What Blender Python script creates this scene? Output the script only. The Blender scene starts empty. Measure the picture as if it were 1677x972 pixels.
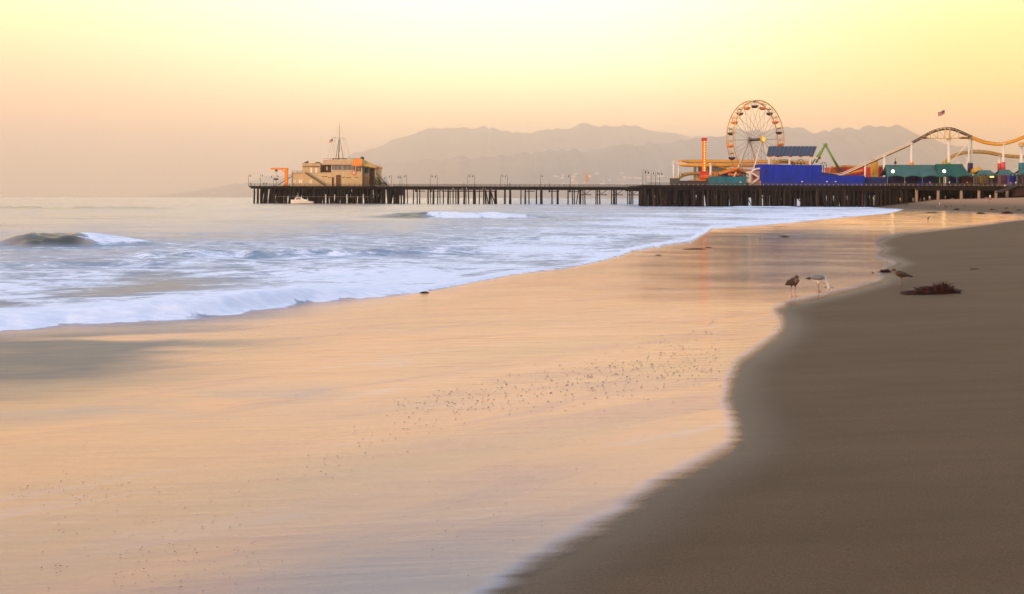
import bpy, math, random
import numpy as np
from mathutils import Vector, Matrix, noise as mnoise
random.seed(11); rng = np.random.default_rng(5)
C = bpy.context.scene.collection
# ------------------------------------------------------------------ camera geometry
F = 1630.0; ZC = 3.0; ROLL = 0.0026; CX = 838.5; HY = 323.5
def at(px, py, Y):
    a = px - CX; b = HY - py
    return Vector(((a - ROLL*b)/F*Y, Y, ZC + (b + ROLL*a)/F*Y))
def pxof(X, Y, Z=0.0):
    A = X/Y*F; B = (Z - ZC)/Y*F
    return CX + A + ROLL*B, HY - (B - ROLL*A)
def ppm(Y): return F/Y
# ------------------------------------------------------------------ mesh builder
ORG = {}
class MB:
    def __init__(s): s.v = []; s.f = []; s.m = []; s.mi = 0
    def add(s, vs, fs):
        n = len(s.v); s.v += [tuple(v) for v in vs]; s.f += [tuple(i + n for i in f) for f in fs]; s.m += [s.mi]*len(fs); return s
    def box(s, x0, x1, y0, y1, z0, z1):
        return s.add([(x0,y0,z0),(x1,y0,z0),(x1,y1,z0),(x0,y1,z0),(x0,y0,z1),(x1,y0,z1),(x1,y1,z1),(x0,y1,z1)],
                     [(0,3,2,1),(4,5,6,7),(0,1,5,4),(1,2,6,5),(2,3,7,6),(3,0,4,7)])
    def beam(s, p, q, w, h=None):
        h = w if h is None else h
        p = Vector(p); q = Vector(q); d = (q - p).normalized()
        u = d.cross(Vector((0,0,1)))
        if u.length < 1e-3: u = Vector((1,0,0))
        u.normalize(); t = u.cross(d).normalized()
        vs = []
        for c in (p, q):
            for a, b in ((-1,-1),(1,-1),(1,1),(-1,1)): vs.append(c + u*(a*w/2) + t*(b*h/2))
        return s.add(vs, [(3,2,1,0),(4,5,6,7),(0,1,5,4),(1,2,6,5),(2,3,7,6),(3,0,4,7)])
    def tube(s, pts, r, n=6, caps=True):
        pts = [Vector(p) for p in pts]; rs = r if isinstance(r, (list, tuple)) else [r]*len(pts)
        vs = []; fs = []; pu = None
        for i, p in enumerate(pts):
            d = (pts[min(i+1, len(pts)-1)] - pts[max(i-1, 0)])
            d = d.normalized() if d.length > 1e-9 else Vector((0,0,1))
            if pu is None:
                u = d.cross(Vector((0,0,1)));  u = Vector((1,0,0)) if u.length < 1e-3 else u
            else: u = pu - d*pu.dot(d)
            u.normalize(); pu = u; w = d.cross(u)
            for k in range(n):
                a = 2*math.pi*k/n; vs.append(p + u*(math.cos(a)*rs[i]) + w*(math.sin(a)*rs[i]))
        for i in range(len(pts)-1):
            for k in range(n):
                a = i*n + k; b = i*n + (k+1) % n; fs.append((a, b, b+n, a+n))
        if caps: fs.append(tuple(range(n-1,-1,-1))); fs.append(tuple(range((len(pts)-1)*n, len(pts)*n)))
        return s.add(vs, fs)
    def lathe(s, c, prof, n=12, sx=1.0, sy=1.0):
        c = Vector(c); vs = []; fs = []
        for r, z in prof:
            for k in range(n):
                a = 2*math.pi*k/n; vs.append((c.x + r*sx*math.cos(a), c.y + r*sy*math.sin(a), c.z + z))
        for i in range(len(prof)-1):
            for k in range(n):
                a = i*n + k; b = i*n + (k+1) % n; fs.append((a, b, b+n, a+n))
        fs.append(tuple(range(n-1,-1,-1))); fs.append(tuple(range((len(prof)-1)*n, len(prof)*n)))
        return s.add(vs, fs)
    def ell(s, c, rx, ry, rz, n=10, m=7):
        return s.lathe(c, [(max(1e-3, math.sin(math.pi*i/(m-1))), -rz*math.cos(math.pi*i/(m-1))) for i in range(m)], n, rx, ry)
    def prism(s, poly, y0, y1):           # polygon in XZ, given depth in Y
        n = len(poly); vs = [(x, y0, z) for x, z in poly] + [(x, y1, z) for x, z in poly]
        fs = [tuple(range(n)), tuple(range(2*n-1, n-1, -1))] + [(i, i+n, (i+1) % n + n, (i+1) % n) for i in range(n)]
        return s.add(vs, fs)
    def build(s, name, mat, parent=None, smooth=False):
        if parent is None:
            V = np.array(s.v); o3 = Vector(((V[:,0].min()+V[:,0].max())/2, (V[:,1].min()+V[:,1].max())/2, V[:,2].min()))
        else: o3 = ORG[parent.name]
        me = bpy.data.meshes.new(name)
        me.from_pydata([(x-o3.x, y-o3.y, z-o3.z) for x, y, z in s.v], [], s.f)
        for mt in (mat if isinstance(mat, (list, tuple)) else [mat]): me.materials.append(mt)
        if isinstance(mat, (list, tuple)): me.polygons.foreach_set('material_index', s.m)
        if smooth: me.polygons.foreach_set('use_smooth', [True]*len(me.polygons))
        me.update()
        o = bpy.data.objects.new(name, me); C.objects.link(o)
        if parent is None: o.location = o3
        else: o.parent = parent
        ORG[o.name] = o3
        return o
def empty(name, loc):
    o = bpy.data.objects.new(name, None); C.objects.link(o); o.location = loc; o.empty_display_size = .5
    ORG[o.name] = Vector(loc); return o
def tag(o, label=None, cat=None, group=None, kind=None):
    if label: o['label'] = label
    if cat: o['category'] = cat
    if group: o['group'] = group
    if kind: o['kind'] = kind
    return o
def thing(name, loc, label, cat, group=None): return tag(empty(name, loc), label, cat, group)
def copy_tree(o, loc, label=None):
    def rec(s, par):
        c = s.copy(); C.objects.link(c); c.parent = par
        for ch in s.children: rec(ch, c)
        return c
    r = rec(o, None); r.location = loc
    if label: r['label'] = label
    return r
ORD = ['first','second','third','fourth','fifth','sixth','seventh','eighth','ninth','tenth','eleventh','twelfth','thirteenth','fourteenth',
       'fifteenth','sixteenth','seventeenth','eighteenth','nineteenth','twentieth']
def ordn(i):
    if i < 20: return ORD[i]
    t = ['twenty','thirty','forty','fifty','sixty'][(i+1)//10-2]; u = (i+1) % 10
    return t + '-' + ORD[u-1] if u else {'twenty':'twentieth','thirty':'thirtieth','forty':'fortieth','fifty':'fiftieth','sixty':'sixtieth'}[t]
# ------------------------------------------------------------------ materials
def lin(r, g, b):
    f = lambda c: ((c/255+.055)/1.055)**2.4 if c/255 > .04045 else c/255/12.92
    return (f(r), f(g), f(b))
MATS = {}
def nd(nt, t, **kw):
    n = nt.nodes.new(t)
    for k, v in kw.items(): setattr(n, k, v)
    return n
def mat(name, col, rough=.7, metal=0., var=.18, scale=.8, bump=0., bscale=4., stretch=(1,1,1), emit=None, es=1., spec=.3):
    if name in MATS: return MATS[name]
    m = bpy.data.materials.new(name); m.use_nodes = True; nt = m.node_tree; b = nt.nodes['Principled BSDF']
    b.inputs['Roughness'].default_value = rough; b.inputs['Metallic'].default_value = metal
    b.inputs['Specular IOR Level'].default_value = spec
    tc = nd(nt, 'ShaderNodeTexCoord'); mp = nd(nt, 'ShaderNodeMapping'); mp.inputs['Scale'].default_value = stretch
    nt.links.new(tc.outputs['Object'], mp.inputs['Vector'])
    no = nd(nt, 'ShaderNodeTexNoise'); no.inputs['Scale'].default_value = scale; no.inputs['Detail'].default_value = 6
    nt.links.new(mp.outputs[0], no.inputs['Vector'])
    mx = nd(nt, 'ShaderNodeMixRGB'); mx.inputs[1].default_value = (*[c*(1-var) for c in col], 1); mx.inputs[2].default_value = (*[min(1, c*(1+var)) for c in col], 1)
    rp = nd(nt, 'ShaderNodeMapRange'); rp.inputs['From Min'].default_value = .3; rp.inputs['From Max'].default_value = .7
    nt.links.new(no.outputs['Fac'], rp.inputs['Value']); nt.links.new(rp.outputs[0], mx.inputs[0])
    nt.links.new(mx.outputs[0], b.inputs['Base Color'])
    if bump:
        n2 = nd(nt, 'ShaderNodeTexNoise'); n2.inputs['Scale'].default_value = bscale; n2.inputs['Detail'].default_value = 5
        nt.links.new(mp.outputs[0], n2.inputs['Vector'])
        bp = nd(nt, 'ShaderNodeBump'); bp.inputs['Strength'].default_value = bump; bp.inputs['Distance'].default_value = .1
        nt.links.new(n2.outputs['Fac'], bp.inputs['Height']); nt.links.new(bp.outputs[0], b.inputs['Normal'])
    if emit: b.inputs['Emission Color'].default_value = (*emit, 1); b.inputs['Emission Strength'].default_value = es
    MATS[name] = m; return m
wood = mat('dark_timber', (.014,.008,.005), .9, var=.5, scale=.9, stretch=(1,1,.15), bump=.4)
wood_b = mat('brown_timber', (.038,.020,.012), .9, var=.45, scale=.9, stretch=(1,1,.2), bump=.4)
wood_l = mat('pale_timber', (.30,.22,.16), .85, var=.3, scale=1., stretch=(1,1,.2))
rail_m = mat('grey_rail', (.07,.06,.052), .7, var=.3)
lampm = mat('lamp_metal', (.035,.035,.04), .6, var=.2)
glassy = mat('lantern_glass', (.35,.33,.3), .3)
cream = mat('cream_stucco', (.60,.44,.22), .85, var=.1, scale=.5)
cream2 = mat('pale_stucco', (.64,.48,.25), .85, var=.1, scale=.5)
roofm = mat('roof_cream', (.60,.42,.24), .8, var=.12)
orange = mat('orange_paint', (.85,.26,.02), .45, var=.12)
orange2 = mat('deep_orange_paint', (.95,.22,.015), .45, var=.15)
yellow = mat('yellow_paint', (.80,.38,.02), .45, var=.15, scale=2)
yellow2 = mat('ochre_paint', (.58,.33,.05), .55, var=.2)
redp = mat('red_paint', (.55,.05,.03), .5, var=.2)
pinkp = mat('pink_red_paint', (.62,.08,.10), .55, var=.2)
whitep = mat('white_paint', (.74,.70,.58), .5, var=.08, scale=2)
bluep = mat('blue_panel', (.003,.024,.34), .55, var=.16, scale=.5, stretch=(1,1,.3))
blued = mat('dark_blue_panel', (.008,.025,.12), .6, var=.3)
tealp = mat('teal_panel', (.025,.17,.21), .6, var=.2, stretch=(1,1,.3))
tealc = mat('teal_canvas', (.045,.125,.112), .8, var=.14, scale=.4)
tealg = mat('green_canvas', (.012,.09,.068), .8, var=.15)
greenp = mat('green_paint', (.16,.30,.05), .5, var=.15)
purple = mat('purple_paint', (.05,.03,.09), .6)
darkp = mat('dark_panel', (.05,.04,.038), .8, var=.4, scale=1.5)
greym = mat('grey_metal', (.25,.24,.22), .5, var=.2)
winm = mat('window_glass', (.05,.045,.05), .2, var=.2)
litwin = mat('pale_window', (.88,.80,.66), .5, var=.08)
brownd = mat('brown_door', (.14,.06,.02), .7, var=.2)
plum = mat('dark_plum_gondola', (.08,.03,.05), .5)
solar = mat('solar_cell', (.035,.04,.055), .35, var=.2, spec=.4)
leafm = mat('shrub_leaf', (.07,.075,.02), .8, var=.4)
skin = mat('skin', (.45,.25,.17), .6)
clothes = [mat('cloth_dark', (.03,.03,.04), .9), mat('cloth_white', (.7,.7,.68), .9), mat('cloth_red', (.35,.06,.04), .9), mat('cloth_blue', (.05,.09,.2), .9), mat('cloth_tan', (.35,.25,.16), .9)]
kelpm = mat('kelp', (.042,.013,.004), .5, var=.75, scale=7, spec=.3)
lit = mat('lit_globe', (.9,.85,.6), .4, emit=(1.,.86,.42), es=7.)
bulb = mat('lit_bulb', (.9,.6,.2), .4, emit=(1.,.5,.12), es=1.1)
# ------------------------------------------------------------------ numpy noise
def vnoise(x, y, seed=0):
    xi = np.floor(x).astype(np.int64); yi = np.floor(y).astype(np.int64); xf = x - xi; yf = y - yi
    def h(a, b):
        n = (a*374761393 + b*668265263 + seed*1274126177) & 0xffffffff
        n = ((n ^ (n >> 13))*1274126177) & 0xffffffff
        return ((n ^ (n >> 16)) & 0xffff)/65535.0
    u = xf*xf*(3-2*xf); v = yf*yf*(3-2*yf)
    return (h(xi,yi)*(1-u)+h(xi+1,yi)*u)*(1-v) + (h(xi,yi+1)*(1-u)+h(xi+1,yi+1)*u)*v
def fbm(x, y, o=4, seed=0):
    s = 0; a = .5; t = 0
    for i in range(o): s = s + a*vnoise(x*2**i, y*2**i, seed+i*7); t += a; a *= .5
    return s/t
def sst(a, b, x):
    t = np.clip((x-a)/(b-a), 0, 1); return t*t*(3-2*t)
# ------------------------------------------------------------------ shoreline (traced to the ground plane)
SH = [(-3000,2600),(300,1500),(560,1200),(700,1060),(820,972),(880,925),(950,885),(1005,857),(1080,800),(1150,765),(1198,738),(1212,716),(1208,690),(1196,655),(1200,622),(1213,596),(1248,571),
      (1274,552),(1286,536),(1284,520),(1273,508),(1300,498),(1350,487),(1400,475),(1440,464),(1453,455),(1448,447),(1458,439),(1479,431),(1462,422),(1440,416),
      (1450,406),(1436,399),(1447,391),(1478,384),(1530,378),(1600,370),(1650,363),(1700,358),(1760,354.5),(1700,351.5),(1640,348.5),(1560,345),(1500,343),
      (1455,340.5),(1430,338.5),(1418,336),(1408,332),(1404,329),(1402,327.6),(1402,326.2)]
SHp = np.array(SH, float)
def ground_pt(px, py):
    a = px-CX; b = HY-py; z = b+ROLL*a; Y = -ZC*F/z; return ((a-ROLL*b)/F*Y, Y)
SHw = np.array([ground_pt(x, y) for x, y in SH])
def pdist(P, poly):
    d = np.full(len(P), 1e18)
    for i in range(len(poly)-1):
        a = poly[i]; ab = poly[i+1]-a; L = (ab**2).sum()
        t = np.clip(((P-a)@ab)/L, 0, 1); q = a + t[:,None]*ab; d = np.minimum(d, ((P-q)**2).sum(1))
    return np.sqrt(d)
def inside(P, poly):      # even-odd
    c = np.zeros(len(P), bool); n = len(poly); j = n-1
    for i in range(n):
        xi, yi = poly[i]; xj, yj = poly[j]
        if yi != yj:
            k = ((yi > P[:,1]) != (yj > P[:,1])) & (P[:,0] < (xj-xi)*(P[:,1]-yi)/(yj-yi)+xi); c ^= k
        j = i
    return c
WPOLY = np.vstack([SHw, [[9000., 16000.], [-60000., 16000.], [-60000., -2000.], [-60., -2000.]]])
# back end of the shoreline polygon near the camera: SHw[0] lies left of / in front of the camera
def sand_z(X, Y):
    X = np.asarray(X, float); Y = np.asarray(Y, float); P = np.stack([X.ravel(), Y.ravel()], 1)
    d = pdist(P, SHw); ins = inside(P, WPOLY); s = np.where(ins, -d, d)
    near = np.clip(.045*s, 0, 4.6); far = np.where(s < 22, .125*s, 2.75 + .03*(s-22)); far = np.clip(far, 0, 5.1)
    k = sst(120, 200, P[:,1]); up = near*(1-k) + far*k
    z = np.where(s > 0, up, np.clip(.03*s, -1.5, 0)) - .012
    und = (fbm(P[:,0]*.22+40, P[:,1]*.13, 3, 3)-.5)*.05*np.clip(s/3, 0, 1)*np.clip(1.5-P[:,1]/400, .3, 1)
    return (z+und).reshape(X.shape), s.reshape(X.shape)
def ground_hit(px, py):
    lo, hi = 2., 380.
    a = px-CX; b = HY-py; kx = (a-ROLL*b)/F; kz = (b+ROLL*a)/F
    Ys = np.geomspace(3, 380, 1500); zz, _ = sand_z(kx*Ys, Ys); r = ZC + kz*Ys
    i = np.argmax(r < np.maximum(zz, 0)) if (r < np.maximum(zz, 0)).any() else len(Ys)-1
    Y = Ys[i]; return Vector((kx*Y, Y, max(float(zz[i]), 0.)))
# ------------------------------------------------------------------ grids
def grid_mesh(name, X, Y, Z, mt, attrs):
    R, K = X.shape; me = bpy.data.meshes.new(name); co = np.stack([X, Y, Z], -1).reshape(-1, 3)
    me.vertices.add(R*K); me.vertices.foreach_set('co', co.ravel())
    idx = np.arange(R*K).reshape(R, K); q = np.stack([idx[:-1,:-1], idx[:-1,1:], idx[1:,1:], idx[1:,:-1]], -1).reshape(-1, 4)
    return me, q, attrs
def finish_grid(name, me, q, attrs, mt):
    used = np.unique(q); n = len(q)
    me.loops.add(n*4); me.loops.foreach_set('vertex_index', q.ravel()); me.polygons.add(n)
    me.polygons.foreach_set('loop_start', np.arange(0, n*4, 4)); me.polygons.foreach_set('loop_total', np.full(n, 4))
    me.polygons.foreach_set('use_smooth', np.ones(n, bool))
    me.update(calc_edges=True); me.materials.append(mt)
    for k, v in attrs.items():
        a = me.attributes.new(k, 'FLOAT', 'POINT'); a.data.foreach_set('value', v.astype(np.float32).ravel())
    o = bpy.data.objects.new(name, me); C.objects.link(o); return o
U = np.unique(np.concatenate([np.linspace(-1.3, -.62, 70), np.linspace(-.62, .62, 760), np.linspace(.62, 1.3, 70)]))
pys = np.concatenate([np.linspace(324.05, 340, 60), np.linspace(340.4, 420, 190), np.linspace(420.5, 1000, 560)])
Yr = ZC*F/(pys-323.5)
Yr = np.concatenate([Yr, np.arange(56, 67, .18), np.arange(138, 160, .5), np.arange(250, 380, 4.), np.linspace(-20, 7, 30), [1000., 2500., 8000., 49000., -40, -80]])
Yr = np.unique(np.round(Yr, 4))
UU, YY = np.meshgrid(U, Yr); SC = np.maximum(YY, 0) + .0 + 10*np.exp(-np.maximum(YY, 0)/12); XX = UU*SC
YS = np.maximum(YY, 1.0)
PX, PY = pxof(XX, YS)
P2 = np.stack([XX.ravel(), YY.ravel()], 1)
SZ, SD = sand_z(XX, YY)                          # SD>0 inland
# ------------------------------------------------------------------ water attributes
dpx = pdist(np.stack([PX.ravel(), PY.ravel()], 1), SHp).reshape(PX.shape)
dpx = np.where(SD > 0, -dpx, dpx)               # >0 in water
feather = 2.2 + np.clip(PY-340, 0, 700)*.044
edge = dpx/feather
FR = np.array([(-3000,700),(-400,565),(0,541),(111,532),(222,526.5),(291,522),(360,516),(420,509),(516,496),(613,486),(697,478),(742,471),(838,452),(922,441),(989,426),(1043,409),(1132,397),
               (1165,375),(1257,368),(1365,356.5),(1450,348.5),(1472,344),(1480,341),(1500,336),(3000,330)], float)
pf = np.interp(PX, FR[:,0], FR[:,1]) + 4*(fbm(PX*.009, PX*0+3, 2, 9)-.5)*np.clip((PX+3000)/3000,0,1)*np.interp(PX, [0,900,1200], [1.6,1.2,.4])
Yf = ZC*F/np.maximum(pf-HY-.0, .8)
dm = YS - Yf                                     # metres seaward of the front
seaw = sst(-.02, .25, dm/np.maximum(Yf*.03, .6)) # 1 = churned sea
bh = np.interp(PX, [-400, 0, 200, 300, 420, 550, 680, 900, 1100, 1500], [.30,.26,.30,.40,.42,.28,.10,.05,.07,.05])
lump = fbm(XX*.9, YY*.9, 4, 21)
lump2 = fbm(XX*.35+9, YY*.5, 3, 23)
rise = sst(-.05, 1.25, dm/(.45+.9*bh))*np.exp(-np.clip(dm-1.2, 0, None)/(2.4+bh*3))
Z = bh*rise*(.80+.30*lump2+.06*lump)
chop = seaw*np.clip(dm/6, 0, 1)*np.interp(YS, [10, 60, 150, 400], [.07, .10, .10, .03])
Z += chop*((fbm(XX*.22+5, YY*.75, 4, 31)-.5)*2.0)
# long swell lines
def ridge(yc, A, wf, wb, mask):
    d = YS - yc; return A*mask*np.where(d < 0, np.exp(-(d/wf)**2), np.exp(-(d/wb)**2))
w1m = sst(-60, 60, PX)*(1-sst(90, 290, PX)*.80)*(1-sst(245, 300, PX))*(.8+.4*lump); w1y = 61.0 + (PX-100)*.006 + 2.4*(lump2-.5)
Z += ridge(w1y, .80, 1.0, 3.2, w1m)
w2m = (.28*sst(330, 470, PX)+.72*sst(590, 680, PX))*(1-sst(800, 940, PX))*(.7+.6*lump2); w2y = 150 + (PX-750)*.012 + 8*(fbm(XX*.08, YY*0+1, 3, 55)-.5)
Z += ridge(w2y, .78, 2.2, 7, w2m)
w3 = ridge(ZC*F/(420-HY-(PX-450)*.018)+3*(lump2-.5), .34, .8, 2.6, sst(180, 260, PX)*(1-sst(720, 860, PX))*(.4+.9*lump))
Z += w3
w4 = ridge(232.+8*(lump2-.5), .7, 2.5, 9, sst(-200, 60, PX)*(1-sst(240, 330, PX))); Z += w4
w6 = ridge(43.+PX*.004+2*(lump2-.5), .22, .7, 2.2, sst(-100,40,PX)*(1-sst(330,480,PX))*(.4+.9*lump)) + ridge(36.5+PX*.006+2*(lump2-.5), .20, .6, 2., sst(330,430,PX)*(1-sst(640,760,PX))*(.4+.9*lump)) + ridge(62.+PX*.012+3*(lump2-.5), .22, .8, 2.6, sst(640,760,PX)*(1-sst(1000,1080,PX))*(.4+.9*lump)); Z += w6
w5 = ridge(345.+PX*0, .3, 4, 9, sst(1170, 1215, PX)*(1-sst(1290, 1320, PX))); Z += w5
film = 1-seaw
Z += film*sst(0, 8, edge)*((fbm(XX*.15, YY*.55, 3, 41)-.5)*.018)
Z = np.where(edge < 3, Z*np.clip(edge/3, 0, 1), Z)
# foam density
tp = pf-PY + 22*(fbm(PX*.012, PY*.03, 3, 61)-.5)
L1 = np.interp(PX, [-200, 400, 600, 900, 1100, 1200, 1400, 1480], [112, 100, 78, 84, 66, 40, 22, 8])
fd = seaw*(.30*(1-sst(L1*.35, L1*1.2, tp)) + (.40*(1-sst(L1*1.1, L1*1.9, tp))))*(.45+1.1*fbm(XX*.09, YY*.16, 4, 63)) + .03*seaw
belt = np.interp(PX, [-400, 0, 110, 250, 360, 420, 520, 620, 700, 900, 1000, 1130, 1260, 1470], [24, 22, 23, 33, 35, 27, 26, 14, 7, 5, 9, 11, 7, 4])
bt = (pf-PY)/np.maximum(belt*(.8+.5*lump2), 2)
bf = sst(-.14, .22, bt+.5*(lump-.5))*(1-sst(.55, 1.25, bt+.5*(lump-.5)))*np.interp(PX, [-400, 0, 560, 660, 760, 900, 1000, 1500], [1, 1, .95, .6, .35, .45, .75, .8])
fd = np.maximum(fd, bf*1.15)
f1 = sst(105, 190, PX+70*(lump-.5))*(1-sst(190, 285, PX+60*(lump2-.5)))*np.exp(-((YS-w1y-.4)/1.5)**2)*1.15*(.6+.8*lump)
f2 = sst(680, 725, PX+30*(lump-.5))*(1-sst(800, 920, PX+60*(lump2-.5)))*np.exp(-((YS-w2y+1)/4.2)**2)*1.15*(.25+1.25*fbm(PX*.05, YY*.25, 3, 71))
f5 = sst(1185, 1215, PX)*(1-sst(1285, 1310, PX))*np.exp(-((YS-345)/9)**2)*1.1
fd = np.maximum.reduce([fd, f1, f2, f5])
# turbid olive water on wave faces and behind the bore
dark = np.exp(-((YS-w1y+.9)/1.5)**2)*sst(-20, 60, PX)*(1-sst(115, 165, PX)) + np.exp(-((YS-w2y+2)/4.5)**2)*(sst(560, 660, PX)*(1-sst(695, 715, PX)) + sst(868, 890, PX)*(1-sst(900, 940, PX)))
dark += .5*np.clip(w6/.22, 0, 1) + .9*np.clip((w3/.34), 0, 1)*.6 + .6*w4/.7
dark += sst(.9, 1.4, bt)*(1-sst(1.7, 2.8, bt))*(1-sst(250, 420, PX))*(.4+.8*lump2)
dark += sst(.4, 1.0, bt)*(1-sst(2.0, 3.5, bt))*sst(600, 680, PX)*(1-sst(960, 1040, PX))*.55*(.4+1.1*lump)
# grey backwash sheet just shoreward of the bore, at the left
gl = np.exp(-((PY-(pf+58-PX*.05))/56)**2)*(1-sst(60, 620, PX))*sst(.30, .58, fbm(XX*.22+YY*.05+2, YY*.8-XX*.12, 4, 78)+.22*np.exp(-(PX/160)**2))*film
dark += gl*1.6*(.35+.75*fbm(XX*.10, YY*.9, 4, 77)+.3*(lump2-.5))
tn = fbm(XX*.25+3, YY*.45, 4, 91)
thin = film*np.clip(sst(700, 985, PY + 80*(tn-.5) - .05*(700-PX))*(.35+.65*sst(250, 620, PX)) + .75*np.exp(-((PX-1330)/150)**2-((PY-381-(1330-PX)*.05)/8)**2) + .6*np.exp(-((PY-668+.03*PX)/22)**2)*sst(.45,.65,tn)*(1-sst(700,1000,PX)) + .62*sst(1120, 1230, PX)*sst(378, 390, PY)*(1-sst(440, 500, PY)), 0, 1)*.85  # thin grey film; last term paints the dark pier reflection into the colour
tilt = film*sst(1000, 1090, PX)*(-.030*sst(338, 346, PY)*(1-sst(370, 384, PY)) + .0185*sst(378, 392, PY)*(1-sst(455, 520, PY)))
trough = sst(.95, 1.35, bt)*(1-sst(1.8, 2.9, bt))*np.interp(PX, [-200, 0, 300, 480, 640, 760, 900, 1000], [1, 1, .9, .3, .4, .8, .6, 0])*sst(.25, .6, lump2+.15*lump); fd = fd*(1-.45*trough); dark += .25*trough
fd = np.where(f1+f2 > .35, fd, fd*(1-.85*np.clip(ridge(w1y, .8, 1.6, 2., w1m)/.6, 0, 1)))
rip = fbm(XX*.30-YY*.12, YY*.55+XX*.10, 4, 101)
tilt = tilt + film*sst(950, 1080, PX)*sst(340, 352, PY)*(1-sst(500, 560, PY))*(rip-.5)*.055
ew = sst(780, 1120, PX); fd = fd*(1-ew + ew*(.55+.75*fbm(XX*.07, YY*.12, 4, 103)))
farw = seaw*sst(328, 338, PY)*(1-sst(385, 425, PY))*(1-sst(950, 1150, PX)); fn = fbm(XX*.035+11, YY*.11, 4, 111)
dark += farw*.42*sst(.56, .72, fn); fd = np.maximum(fd, farw*.30*sst(.50, .70, fbm(XX*.05+4, YY*.14, 4, 117))*(1-.8*np.clip(ridge(w1y, .8, 1.6, 2., w1m)/.6, 0, 1)))
me, q, _ = grid_mesh('sea', XX, YY, Z+.004, None, None)
keep = (edge.ravel()[q] > -1.3).any(1) & (P2[:,1][q].min(1) > -85)
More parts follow.
